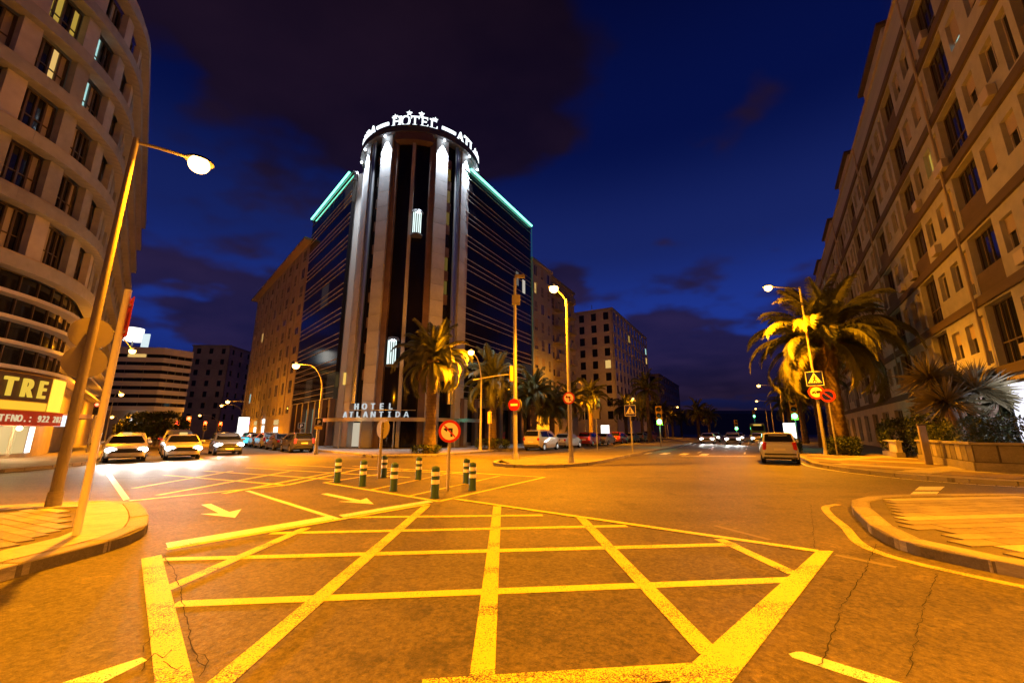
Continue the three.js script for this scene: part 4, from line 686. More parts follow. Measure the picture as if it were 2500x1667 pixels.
{
  let p = atDepth(1610, 1025, -42); signal('green traffic light on the median before the palm row', [p[0], p[2]], p[1] + 0.3, toCam(p[0], p[2]), 'green', { power: 8, k: 2 });
  p = atDepth(1940, 1011, -38); signal('green traffic light under the big palm', [p[0], p[2]], p[1] + 0.3, toCam(p[0], p[2]), 'green', { power: 6, k: 2 });
  p = atDepth(1799, 1047, -80); signal('distant green traffic light above the far traffic', [p[0], p[2]], p[1] + 0.6, toCam(p[0], p[2]), 'green', { power: 12, k: 2 });
  p = atDepth(1842, 1017, -110); signal('farthest green traffic light hung high over the street', [p[0], p[2]], p[1] + 0.6, toCam(p[0], p[2]), 'green', { power: 12, k: 2 });
  p = atDepth(458, 1034, -60); signal('red traffic light highest of the left-hand street', [p[0], p[2]], p[1], toCam(p[0], p[2]), 'red', { power: 12, k: 2 });
  p = atDepth(430, 1045, -56); signal('red traffic light beside the taxis before the white-banded office', [p[0], p[2]], p[1], toCam(p[0], p[2]), 'red', { power: 12, k: 2 });
  p = atDepth(492, 1086, -50); signal('low red traffic light behind the taxi queue', [p[0], p[2]], 2.2, toCam(p[0], p[2]), 'red', { power: 12, k: 1.2 });
  p = atDepth(530, 1085, -54); signal('low red traffic light nearer the ochre building', [p[0], p[2]], 2.2, toCam(p[0], p[2]), 'red', { power: 12, k: 1.2 });
  const b = lampBase(205, 1128); signal('slim black traffic light showing red beside the curved building shop', [b[0] * 1.5, b[1] * 1.5], 3.2, 0.8, 'red', { mtl: M.black, power: 3 });
  const e = [TC[0] + 9.9, TC[1] + 13.5]; signal('unlit pedestrian traffic light at the hotel palms', e, 2.6, 2.4, 'none', {});
}
function printed(w, h, draw) { const c = document.createElement('canvas'); c.width = w; c.height = h; const x = c.getContext('2d'); draw(x, w, h); const t = new THREE.CanvasTexture(c); t.colorSpace = THREE.SRGBColorSpace; t.anisotropy = 4; return mat([1, 1, 1], 0.45, { map: t }); }
const P = {};
P.noLeft = printed(256, 256, (x, w) => { x.fillStyle = '#c8260e'; x.fillRect(0, 0, w, w); x.fillStyle = '#fffdf4'; x.beginPath(); x.arc(128, 128, 98, 0, 7); x.fill(); x.strokeStyle = '#0a0a0a'; x.lineWidth = 24; x.beginPath(); x.moveTo(150, 190); x.lineTo(150, 105); x.lineTo(95, 105); x.stroke(); x.fillStyle = '#0a0a0a'; x.beginPath(); x.moveTo(98, 74); x.lineTo(98, 136); x.lineTo(56, 105); x.fill(); x.strokeStyle = '#c8260e'; x.lineWidth = 16; x.beginPath(); x.moveTo(62, 62); x.lineTo(194, 194); x.stroke(); });
P.noEntry = printed(256, 256, (x, w) => { x.fillStyle = '#b81408'; x.fillRect(0, 0, w, w); x.fillStyle = '#f2ead8'; x.fillRect(44, 104, 168, 48); });
P.noParking = printed(256, 256, (x, w) => { x.fillStyle = '#c8300f'; x.fillRect(0, 0, w, w); x.fillStyle = '#00149c'; x.beginPath(); x.arc(128, 128, 92, 0, 7); x.fill(); x.strokeStyle = '#c8300f'; x.lineWidth = 24; x.beginPath(); x.moveTo(60, 60); x.lineTo(196, 196); x.stroke(); });
P.tow = printed(256, 256, (x, w) => { x.fillStyle = '#c8300f'; x.fillRect(0, 0, w, w); x.fillStyle = '#f0e6cc'; x.beginPath(); x.arc(128, 128, 94, 0, 7); x.fill(); x.fillStyle = '#111'; x.fillRect(60, 128, 70, 14); x.fillRect(70, 112, 40, 18); x.fillRect(140, 100, 60, 42); x.fillRect(128, 116, 20, 26); for (const c of [76, 112, 152, 188]) { x.beginPath(); x.arc(c, 146, 11, 0, 7); x.fill(); } x.lineWidth = 7; x.strokeStyle = '#111'; x.beginPath(); x.moveTo(150, 104); x.lineTo(112, 92); x.lineTo(108, 116); x.stroke(); });
P.crossing = printed(256, 256, (x, w) => { x.fillStyle = '#f2efe6'; x.fillRect(0, 0, w, w); x.fillStyle = '#00149c'; x.fillRect(10, 10, 236, 236); x.fillStyle = '#f2efe6'; x.beginPath(); x.moveTo(128, 24); x.lineTo(232, 206); x.lineTo(24, 206); x.fill(); x.fillStyle = '#111'; x.beginPath(); x.arc(130, 76, 12, 0, 7); x.fill(); x.lineWidth = 17; x.strokeStyle = '#111'; x.beginPath(); x.moveTo(130, 92); x.lineTo(126, 140); x.lineTo(104, 184); x.moveTo(126, 138); x.lineTo(152, 184); x.stroke(); x.lineWidth = 9; x.beginPath(); x.moveTo(130, 98); x.lineTo(100, 132); x.moveTo(130, 98); x.lineTo(158, 128); x.stroke(); for (let i = 0; i < 5; i++) { x.save(); x.translate(58 + i * 34, 196); x.transform(1, 0, -0.3, 1, 0, 0); x.fillRect(0, -8, 17, 14); x.restore(); } });
P.parking = printed(256, 256, (x, w) => { x.fillStyle = '#e8e4d8'; x.fillRect(0, 0, w, w); x.fillStyle = '#10192c'; x.fillRect(12, 12, 232, 232); x.fillStyle = '#f2efe6'; x.font = 'bold 200px sans-serif'; x.textAlign = 'center'; x.textBaseline = 'middle'; x.fillText('P', 128, 138); });
const roundFace = (r, y, z, x = 0) => new THREE.CircleGeometry(r, 36).translate(x, y, z), squareFace = (w, h, y, z, x = 0) => new THREE.PlaneGeometry(w, h).translate(x, y, z);
function sign(name, label, [x, y, z], turn, faces, post, cat = 'road sign') {            // faces: [kind, material, y above the base, size]
  const g = thing(name, label, cat, [x, y, z], turn);
  if (post) part('post', cy(post[1], post[1], post[0], 0, 0, 0, 12), post[2] ?? M.galv, g);
  for (const [kind, m, fy, s, off = 0.07, fx = 0] of faces) {
    if (kind === 'round') { part('plate', new THREE.CylinderGeometry(s, s, 0.03, 36).rotateX(Math.PI / 2).translate(fx, fy, off - 0.018), M.signBack, g); if (m) part('printed_face', roundFace(s - 0.004, fy, off, fx), m, g); }
    else { part('plate', rb(s[0], s[1], 0.03, 0.012, fx, fy, off - 0.018), M.signBack, g); if (m) part('printed_face', squareFace(s[0] - 0.012, s[1] - 0.012, fy, off, fx), m, g); }
    part('bracket', bx(0.16, 0.05, Math.max(0.03, Math.abs(off) - 0.03), fx * 0.5, fy, (off - 0.03) / 2), M.signEdge, g);
  }
  return g;
}
{
  let b = ground(1093, 1198); sign('turn_sign', 'red ringed no-left-turn sign on a pale post among the bollards', [b[0], 0, b[1]], toCam(...b), [['round', P.noLeft, 1.62, 0.32]], [1.85, 0.045, M.paleSlab]);
  b = ground(924, 1168); sign('turn_sign', 'round sign turned away behind the bollards, grey back shown', [b[0], 0, b[1]], toCam(...b) + 2.2, [['round', P.noLeft, 1.72, 0.36]], [1.95, 0.05, M.greyPole]);
  const p1 = ground(1258, 1120, KERB_H);
  { const g = thing('camera_pole', 'tall bare pole with surveillance camera box and signal arm on the median', 'pole', [p1[0], KERB_H - 0.02, p1[1]]); part('pole', [cy(0.13, 0.085, 10.6, 0, 0, 0, 14), cy(0.2, 0.18, 0.3, 0, 0, 0, 14)], M.galv, g); part('equipment_box', rb(0.5, 0.55, 0.4, 0.03, 0.06, 9.2, 0.1), M.greyPole, g); part('camera', [rb(0.62, 0.2, 0.22, 0.04, 0.3, 10.75, 0), cy(0.05, 0.05, 0.25, 0.05, 10.5, 0, 8)], M.greyPole, g);
    part('signal_arm', tube([[0, 4.75, 0], [-1.2, 4.6, 0.1], [-2.4, 4.35, 0.3]], 0.035, 8, 16), M.galv, g); part('signal_housing', rb(0.2, 0.9, 0.28, 0.04, -0.22, 4.75, 0), M.yellowPlastic, g); }
  sign('no_entry_sign', 'red no-entry disc with white bar clamped to the camera pole', [p1[0], 2.75, p1[1]], toCam(...p1) - 0.35, [['round', P.noEntry, 0.35, 0.34, 0.2]]);
  sign('sign_back', 'yellowish back of a round sign behind the no-entry disc', [p1[0], 2.75, p1[1]], toCam(...p1) + 2.1, [['round', P.noEntry, 0.35, 0.34, 0.24]]);
  const p2 = lampBase(1395, 1130); sign('turn_sign', 'red ringed no-left-turn sign high on the median lamp post', [p2[0], 2.75, p2[1]], toCam(...p2) - 0.2, [['round', P.noLeft, 0.48, 0.3, 0.16]]);
  const p3 = ground(1545, 1105, KERB_H); sign('crossing_sign', 'blue square pedestrian crossing sign on a thin post on the median', [p3[0], KERB_H - 0.02, p3[1]], toCam(...p3), [['square', P.crossing, 3.0, [0.8, 0.8]]], [3.2, 0.05]);
  const p4 = n2pt(-11, 33); sign('sign_back', 'plain grey rectangular sign back on a thin median post', [p4[0], KERB_H - 0.02, p4[1]], toCam(...p4), [['square', null, 2.9, [0.55, 0.75]]], [3.1, 0.045]);
  const p5 = lampBase(2018, 1110); sign('crossing_sign', 'blue square pedestrian crossing sign on the lamp post by the big palm', [p5[0], atDepth(1990, 925, p5[1])[1] - 0.55, p5[1]], toCam(...p5) + 0.1, [['square', P.crossing, 0.55, [0.98, 0.98], 0.2]]);
  sign('towing_sign', 'round red towing sign under the blue crossing sign', [p5[0], atDepth(1995, 958, p5[1])[1] - 0.45, p5[1]], toCam(...p5), [['round', P.tow, 0.45, 0.46, 0.2]]);
  const q6 = ground(2043, 1095, KERB_H), k6 = 0.715, p6 = [q6[0] * k6, q6[1] * k6]; sign('no_parking_sign', 'round blue and red no-parking sign on its own post by the hedge', [p6[0], KERB_H - 0.02, p6[1]], toCam(...p6), [['round', P.noParking, 3.8, 0.42]], [4.05, 0.05]);
  const p7 = lampBase(770, 1109); sign('parking_sign', 'dark square parking sign with P above a yellow plate on the hotel lamp post', [p7[0], atDepth(773, 1030, p7[1])[1] - 0.95, p7[1]], toCam(...p7), [['square', P.parking, 0.95, [0.5, 0.5], 0.14], ['square', M.yellowPlastic, 0.56, [0.5, 0.22], 0.14]]);
  const p8 = n1pt(12.2, 46); sign('parking_sign', 'small parking sign with P before the ochre building shops', [p8[0], KERB_H - 0.02, p8[1]], toCam(...p8), [['square', P.parking, 2.1, [0.6, 0.6]]], [2.4, 0.045]);
  // the two sign backs on the left lamp post and the slim post beside it
  const a = lampBase(128, 1235);
  sign('sign_back', 'upper of two round sign backs on the left lamp post', [a[0], atDepth(215, 812, a[1])[1] - 0.42, a[1]], toCam(...a) + 0.1, [['round', null, 0.42, 0.36, -0.14]]);
  sign('sign_back', 'lower of two round sign backs on the left lamp post', [a[0], atDepth(200, 882, a[1])[1] - 0.38, a[1]], toCam(...a) + 0.1, [['round', null, 0.38, 0.36, -0.14]]);
  const s = lampBase(185, 1305), g = thing('edge_on_sign', 'slim pale post with a red sign plate seen edge-on at the left kerb', 'road sign', [s[0], KERB_H - 0.02, s[1]], toCam(...s) + 0.1); part('post', cy(0.048, 0.048, 3.75, 0, 0, 0, 12), mat([0.78, 0.74, 0.62], 0.5), g); part('sign_plate', rb(0.02, 0.66, 0.34, 0.008, 0.075, 3.3, -0.05), M.red, g); part('bracket', [bx(0.06, 0.04, 0.06, 0.05, 3.5, 0), bx(0.06, 0.04, 0.06, 0.05, 3.05, 0)], M.signEdge, g);
}
// bollards of the refuge
{
  let first = null; const spots = [[822, 1178], [884, 1187], [936, 1166], [960, 1199], [1021, 1171], [1061, 1216], [1138, 1180], [1153, 1197]];
  for (const [x, y] of spots) {
    const p = ground(x, y), label = 'green plastic bollard with two white reflective bands on the refuge';
    if (!first) { first = thing('bollard', label, 'bollard', [p[0], 0, p[1]], 0, 'bollards around the refuge'); const pr = [[0, 0], [0.115, 0], [0.115, 0.02], [0.1, 0.04], [0.1, 0.70], [0.09, 0.74], [0.05, 0.765], [0, 0.77]].map(q => new THREE.Vector2(...q)); part('post', new THREE.LatheGeometry(pr, 24), M.bollardGreen, first); for (const yy of [0.34, 0.53]) part('reflective_band', new THREE.CylinderGeometry(0.103, 0.103, 0.1, 24, 1, true).translate(0, yy + 0.05, 0), M.reflector, first); }
    else copyOf(first, label, [p[0], 0, p[1]], rnd() * 6);
  }
}

// ---------------------------------------------------------------- palms and plants
function frondGeo(len, droop, lift, nl, wide = 0.42, sd = 1) {          // one feather leaf: starts at the origin, runs along +x, arches over
  const q = new Quads(), N = 14, pt = t => { const a = lift - droop * t * t * 1.15; return a; };
  const pos = [[0, 0]]; for (let i = 1; i <= N; i++) { const a = pt((i - 0.5) / N); pos.push([pos[i - 1][0] + Math.cos(a) * len / N, pos[i - 1][1] + Math.sin(a) * len / N]); }
  const at = t => { const f = Math.min(N - 1e-6, t * N), i = Math.floor(f), k = f - i; return [pos[i][0] + (pos[i + 1][0] - pos[i][0]) * k, pos[i][1] + (pos[i + 1][1] - pos[i][1]) * k, Math.atan2(pos[i + 1][1] - pos[i][1], pos[i + 1][0] - pos[i][0])]; };
  for (let i = 0; i < N; i++) { const [x0, y0] = pos[i], [x1, y1] = pos[i + 1], w0 = 0.014 * (1 - i / N) + 0.002, w1 = 0.014 * (1 - (i + 1) / N) + 0.002; q.quad([x0, y0, -w0], [x1, y1, -w1], [x1, y1 + w1, 0], [x0, y0 + w0, 0]); q.quad([x0, y0 + w0, 0], [x1, y1 + w1, 0], [x1, y1, w1], [x0, y0, w0]); }
  for (let i = 0; i < nl; i++) for (const s of [-1, 1]) {
    const t = 0.1 + 0.9 * (i + 0.5) / nl, [x, y, a] = at(t), L = wide * (0.55 + 0.75 * Math.sin(Math.PI * Math.min(1, t * 0.9 + 0.12))) * (0.85 + 0.3 * hash2(i + sd * 31, s + 5)), b = 0.0065 + 0.003 * hash2(i, 3);
    const fwd = 0.75 + 0.5 * t, up = 0.28 - 0.75 * hash2(i + 9, s + sd) * 0.7, dx = Math.cos(a) * fwd, dy = Math.sin(a) * fwd + up - 0.25, n = Math.hypot(dx, dy, 1), ex = x + dx / n * L, ey = y + dy / n * L - 0.06, ez = s * L / n;
    q.tri([x - Math.cos(a) * b, y - Math.sin(a) * b, 0], [x + Math.cos(a) * b, y + Math.sin(a) * b, 0], [ex, ey, ez]);
    q.tri([x + (ex - x) * 0.5, y + (ey - y) * 0.5 + b, ez * 0.5], [x + (ex - x) * 0.5 + b, y + (ey - y) * 0.5 - b, ez * 0.5], [ex, ey, ez]);
  }
  return q.geo();
}
const FROND = [0, 1, 2, 3, 4].map(i => frondGeo(1, [0.75, 1.1, 1.4, 1.65, 2.0][i], [1.2, 0.9, 0.6, 0.3, -0.15][i], 88, 0.15, i + 1));
function palm(label, [x, z], trunkH, R, { n = 64, trunkR = 0.42, y0 = KERB_H, group = 'palm trees', dead = 6, turn = 0 } = {}) {
  const g = thing('palm_tree', label, 'palm tree', [x, y0 - 0.03, z], turn, group);
  const q = new Quads(), rings = Math.max(10, Math.round(trunkH / 0.22)), seg = 14;
  const rad = (k, j) => trunkR * (1.12 - 0.25 * Math.min(1, k / rings * 3) + (k > rings * 0.86 ? 0.22 * (k / rings - 0.86) / 0.14 : 0)) * (1 + 0.07 * (k % 2) + 0.05 * hash2(j % seg + 3, k));
  for (let k = 0; k < rings; k++) for (let j = 0; j < seg; j++) { const P2 = (kk, jj) => { const a = jj / seg * 2 * Math.PI + (kk % 2) * 0.22, r = rad(kk, jj); return [r * Math.cos(a), kk * trunkH / rings, r * Math.sin(a)]; }; q.quad(P2(k, j + 1), P2(k, j), P2(k + 1, j), P2(k + 1, j + 1)); }
  part('trunk', q.geo(), M.trunk, g); part('crown_core', new THREE.IcosahedronGeometry(trunkR * 1.25, 1).scale(1, 1.15, 1).translate(0, trunkH + 0.1, 0), M.deadFrond, g);
  const c = new THREE.Group(); c.name = 'crown'; c.position.y = trunkH + 0.15; g.add(c);
  for (let i = 0; i < n + dead; i++) {
    const t = i / n, v = i >= n ? 4 : Math.min(4, Math.floor(t * 5)), m = flags(new THREE.Mesh(FROND[v], i >= n ? M.deadFrond : M.frond[Math.floor(rnd() * 3)])), L = R * (i >= n ? 0.62 : (0.82 + 0.3 * rnd()) * (0.85 + 0.2 * t)); m.name = 'frond';
    m.scale.setScalar(L); m.rotation.set(0, i * 2.39996 + rr(-0.25, 0.25), 0); m.rotation.order = 'YXZ'; m.rotateX(rr(-0.3, 0.3)); m.rotateZ(rr(-0.14, 0.14) + (v === 0 ? 0.2 : 0)); m.position.y = 0.25 - 0.5 * t; c.add(m);
  }
  return g;
}
palm('largest palm with broad drooping crown beside the apartment block', [22.9, -29.4], 8.0, 5.6, { n: 72, trunkR: 0.56, dead: 12 });
palm('palm with half-lit crown before the hotel tower', [-5.9, -30.2], 6.6, 3.5, { n: 62, trunkR: 0.40, dead: 3 });
palm('darker palm before the right wing of the hotel', [-1.75, -38.3], 6.0, 3.7, { n: 56, trunkR: 0.36 });
palm('unlit palm behind the camera pole', n2pt(-21, 41.5), 5.6, 3.4, { n: 50, trunkR: 0.36 });
palm('short lamp-lit palm behind the no-left-turn lamp post', n2pt(-20.4, 45), 4.2, 3.2, { n: 50, trunkR: 0.34 });
for (const [t, h, n2] of [[52, 5.5, -21], [60, 6.5, -20.8], [70, 8.4, -14.5], [80, 6.0, -20.8], [92, 6.2, -20.5], [104, 6, -20.8], [118, 6.5, -20.5], [132, 6, -20.6], [150, 6, -20.6], [96, 5.4, -9.8], [122, 5.5, -9.8]]) palm(n2 > -15 ? 'palm standing on the far median of the street' : 'palm in the far row along the hotel side of the street', n2pt(n2, t), h, 3.6, { n: 34, trunkR: 0.34, group: 'far row of palms', dead: 4 });
for (const [t, h] of [[52, 6.2], [68, 6.5], [88, 6]]) palm('palm in the far row on the right-hand pavement', n2pt(6.0, t), h, 3.8, { n: 40, trunkR: 0.36, group: 'far palms on the right pavement', dead: 5 });

function leaves(n, place, size, sd = 1) {                                // many leaf-sized faces spread through a volume
  const q = new Quads(); for (let i = 0; i < n; i++) { const [x, y, z] = place(), s = size * rr(0.6, 1.3), a = rr(0, 6.28), b = rr(-0.9, 1.2), dx = Math.cos(a) * Math.cos(b) * s, dy = Math.sin(b) * s, dz = Math.sin(a) * Math.cos(b) * s, ox = -Math.sin(a) * s * 0.32, oz = Math.cos(a) * s * 0.32; q.quad([x, y, z], [x + dx * 0.5 + ox, y + dy * 0.5, z + dz * 0.5 + oz], [x + dx, y + dy, z + dz], [x + dx * 0.5 - ox, y + dy * 0.5 + s * 0.1, z + dz * 0.5 - oz]); } return q.geo();
}
function bush(name, label, [x, z], [w, h, d], turn, n, { y0 = KERB_H, size = 0.14, boxy = 0.5, mtl = 0, cat = 'bush' } = {}) {
  const g = thing(name, label, cat, [x, y0 - 0.02, z], turn);
  const place = () => { let a, b, c; do { a = rr(-1, 1); b = rr(-1, 1); c = rr(-1, 1); } while (Math.pow(Math.abs(a), 2 + 6 * boxy) + Math.pow(Math.abs(c), 2 + 6 * boxy) + Math.pow(Math.abs(b), 2 + 4 * boxy) > 1 || Math.max(Math.abs(a), Math.abs(c), b) < 0.62); const k = 0.86 + 0.24 * fbm(a * 2.2 + 5 + x, b * 2 + c * 2.2 + 9 + z, 3); return [a * w / 2 * k, Math.max(0.02, (b * 0.5 + 0.5) * h * k), c * d / 2 * k]; };
  part('foliage', leaves(n, place, size), M.leaf[mtl % 3], g); part('foliage', leaves(Math.round(n * 0.5), place, size * 0.9), M.leaf[(mtl + 1) % 3], g);
  const st = []; for (let i = 0; i < 9; i++) { const a = rr(0, 6.28), r = rr(0, 0.36); st.push(tube([[Math.cos(a) * r * w, 0, Math.sin(a) * r * d], [Math.cos(a) * r * w * 1.15, h * 0.4, Math.sin(a) * r * d * 1.15], [Math.cos(a) * r * w * 1.3, h * 0.75, Math.sin(a) * r * d * 1.3]], 0.02, 5, 4)); } part('stem', st, M.trunk, g);
  return g;
}
// --- planter with hedge on the right pavement
{
  const A = [21.5, -22.4], B = [17.75, -16.3], C = [21.4, -12.6], dAB = unit(B[0] - A[0], B[1] - A[1]), dBC = unit(C[0] - B[0], C[1] - B[1]), D2 = [A[0] + (C[0] - B[0]), A[1] + (C[1] - B[1])];
  const g = thing('planter_wall', 'low stone planter wall with tiled panels holding a hedge', 'planter', [B[0], KERB_H - 0.03, B[1]]), loc = p => [p[0] - B[0], p[1] - B[1]];
  const wall = (p, d, L, o0, o1, y0, y1) => prismPoly([along(p, d, 0, o0), along(p, d, L, o0), along(p, d, L, o1), along(p, d, 0, o1)].map(loc), y0, y1);
  const LA = Math.hypot(B[0] - A[0], B[1] - A[1]), LB = Math.hypot(C[0] - B[0], C[1] - B[1]);
  for (const [p, d, L] of [[A, dAB, LA], [B, dBC, LB]]) {
    part('plinth', wall(p, d, L, 0.06, -0.3, 0, 0.34), M.kerb, g); part('wall_body', wall(p, d, L - 0.02, -0.03, -0.28, 0.34, 1.0), M.bedding, g); part('coping', wall(p, d, L, 0.07, -0.33, 1.0, 1.09), M.paleSlab, g);
    const n = Math.round(L / 0.62); for (let i = 0; i < n; i++) part('panel_tile', wall(along(p, d, i * L / n + 0.03), d, L / n - 0.06, 0.01, -0.04, 0.37, 0.97), i % 5 === 4 ? M.paleSlab : M.slabs[i % 3], g);
  }
  part('soil', prismPoly([along(A, dAB, 0, -0.34), along(B, dAB, -0.3, -0.34), along(C, dBC, 0, -0.34), [D2[0], D2[1]]].map(loc), 0.1, 0.92), M.soil, g);
  const turnA = facing(dAB);
  const mid = (t, o) => along(along(A, dAB, t), dAB, 0, -o);
  for (const [t, o, L, h, lab] of [[1.6, 0.75, 3.0, 0.95, 'low hedge at the back of the planter wall'], [4.6, 0.8, 3.0, 1.15, 'clipped hedge along the front of the planter wall']]) bush('hedge', lab, mid(t, o), [L, h, 1.0], turnA, 2600, { y0: 1.05, boxy: 1, size: 0.11, cat: 'hedge' });
  bush('hedge', 'clipped hedge on the side-road edge of the planter', along(along(B, dBC, 2.2), dBC, 0, -0.85), [4.2, 1.15, 1.2], facing(dBC), 3600, { y0: 1.05, boxy: 1, size: 0.11, cat: 'hedge' });
  bush('shrub', 'loose dark green shrub behind the front hedge', mid(2.2, 2.2), [3.2, 2.1, 2.2], 0.4, 3000, { y0: 1.0, boxy: 0.2, size: 0.16, mtl: 1 });
  bush('shrub', 'tall dark shrub by the apartment wall', [24.2, -23.2], [3.4, 3.0, 3.0], 0.2, 3600, { boxy: 0.2, size: 0.18, mtl: 2 });
  bush('shrub', 'dark shrub beside the lit low wall', [25.2, -27.0], [3.6, 2.4, 2.6], 0.9, 3000, { boxy: 0.2, size: 0.18, mtl: 2 });
  // marker post at the planter
  const pp = along(A, dAB, 3.6, 0.5), po = thing('marker_post', 'thick brown square post before the planter wall', 'post', [pp[0], KERB_H - 0.01, pp[1]], turnA); part('shaft', rb(0.26, 1.75, 0.26, 0.03, 0, 0.875, 0), M.plasterDim, po); part('cap', rb(0.3, 0.07, 0.3, 0.02, 0, 1.785, 0), M.band, po);
  // second planter, lit panel
  const E = along(A, dAB, -4.4, 0.2), w2 = thing('garden_wall', 'low wall with a pale panel before the dark shrubs', 'wall', [E[0], KERB_H - 0.02, E[1]], turnA); part('plinth', bx(3.6, 0.3, 0.4, 0, 0.15, 0), M.kerb, w2); part('panel', bx(1.9, 0.6, 0.24, 0.8, 0.6, 0), M.plasterPale, w2); part('panel', bx(1.6, 0.6, 0.24, -1.0, 0.6, 0), M.redSlabs[0], w2); part('coping', bx(3.7, 0.08, 0.4, 0, 0.94, 0), M.plasterPale, w2);
  // the spiky dragon-like plant
  const yp = [20.5, -18.9], y = thing('spiky_yucca', 'large spiky yucca with several heads above the hedge', 'plant', [yp[0], 1.0, yp[1]], 0.7); y.scale.setScalar(1.3);
  const heads = [[0, 2.1, 0], [-0.95, 1.75, 0.5], [0.9, 1.9, -0.3], [0.2, 1.5, 0.9], [-0.5, 2.3, -0.6], [1.3, 1.4, 0.7], [-1.5, 1.4, -0.2], [1.7, 1.8, -0.5], [0.8, 2.2, 0.5]];
  for (const [hx, hy, hz] of heads) {
    part('stem', tube([[hx * 0.25, 0, hz * 0.25], [hx * 0.6, hy * 0.55, hz * 0.6], [hx, hy, hz]], 0.11, 8, 8), M.trunk, y);
    const q = new Quads(); for (let i = 0; i < 230; i++) { const a = rr(0, 6.28), e = Math.asin(rr(-0.6, 1)), L = rr(0.7, 1.15), dx = Math.cos(a) * Math.cos(e), dy = Math.sin(e), dz = Math.sin(a) * Math.cos(e), w = 0.022, ox = -Math.sin(a) * w, oz = Math.cos(a) * w; const m = [hx + dx * L * 0.55, hy + dy * L * 0.55, hz + dz * L * 0.55], t = [hx + dx * L, hy + dy * L - 0.18 * (1 - Math.abs(dy)) * L, hz + dz * L]; q.quad([hx, hy, hz], [m[0] + ox, m[1], m[2] + oz], t, [m[0] - ox, m[1], m[2] - oz]); } part('leaf_head', q.geo(), M.spike, y);
  }
  bush('bush', 'round low bush at the foot of the largest palm', [21.9, -28.0], [3.0, 1.15, 1.8], facing(DR), 3000, { boxy: 0.5, size: 0.12, mtl: 0 });
  bush('bush', 'dark low bush beyond the silver car', [20.6, -31.4], [2.6, 1.0, 1.6], facing(DR), 1600, { boxy: 0.5, size: 0.13, mtl: 2 });
  bush('bush', 'round planting at the foot of the palm before the right wing', [-1.75, -37.6], [3.2, 0.9, 2.0], 0, 1600, { boxy: 0.3, size: 0.14 });
  bush('bush', 'round planting at the foot of the half-lit palm', [-6.1, -29.9], [2.2, 0.6, 1.6], 0, 1200, { boxy: 0.3, size: 0.12 });
  for (const [x, y2, w, lab] of [[380, -44, 6, 'dark tree mass beyond the taxis'], [345, -46, 5, 'dark rounded tree beside the white-banded office front']]) { const p = atDepth(x, 1054, y2); bush('street_tree', lab, [p[0], p[2]], [w, 3.6, 4], 0.3, 2600, { boxy: 0, size: 0.3, mtl: 2, cat: 'tree' }); }
}

// ---------------------------------------------------------------- vehicles
// side outline in metres: x forward, y up; the widths narrow above the belt line and towards the ends
function carShape(type) {
  const T = {
    hatch: { L: 4.2, W: 1.76, H: 1.56, belt: 0.98, pts: [[-2.06, 0.36], [-2.1, 0.62], [-2.08, 0.96], [-1.98, 1.10], [-1.72, 1.46], [-1.5, 1.54], [-0.6, 1.57], [0.25, 1.52], [0.55, 1.42], [1.25, 1.04], [1.75, 0.92], [2.0, 0.74], [2.1, 0.55], [2.08, 0.34]], ws: [[0.34, 1.47], [1.2, 1.06]], rw: [[-1.66, 1.47], [-1.98, 1.10]], roof: [-1.5, 0.25], wheels: [-1.26, 1.3] },
    sedan: { L: 4.6, W: 1.78, H: 1.45, belt: 0.95, pts: [[-2.25, 0.36], [-2.3, 0.62], [-2.28, 0.94], [-1.75, 1.02], [-1.1, 1.37], [-0.85, 1.43], [-0.1, 1.45], [0.35, 1.38], [1.15, 0.98], [1.9, 0.86], [2.2, 0.68], [2.3, 0.5], [2.28, 0.32]], ws: [[0.38, 1.36], [1.1, 1.0]], rw: [[-1.12, 1.36], [-1.7, 1.04]], roof: [-0.95, 0.1], wheels: [-1.35, 1.42] },
    suv: { L: 4.6, W: 1.86, H: 1.78, belt: 1.12, pts: [[-2.22, 0.42], [-2.28, 0.7], [-2.26, 1.1], [-2.18, 1.25], [-2.0, 1.66], [-1.8, 1.75], [-0.6, 1.79], [0.3, 1.75], [0.6, 1.65], [1.15, 1.2], [1.95, 1.08], [2.2, 0.86], [2.28, 0.6], [2.26, 0.42]], ws: [[0.42, 1.68], [1.1, 1.22]], rw: [[-1.98, 1.66], [-2.2, 1.24]], roof: [-1.8, 0.3], wheels: [-1.4, 1.42] },
  }[type];
  return T;
}
const carCache = new Map();
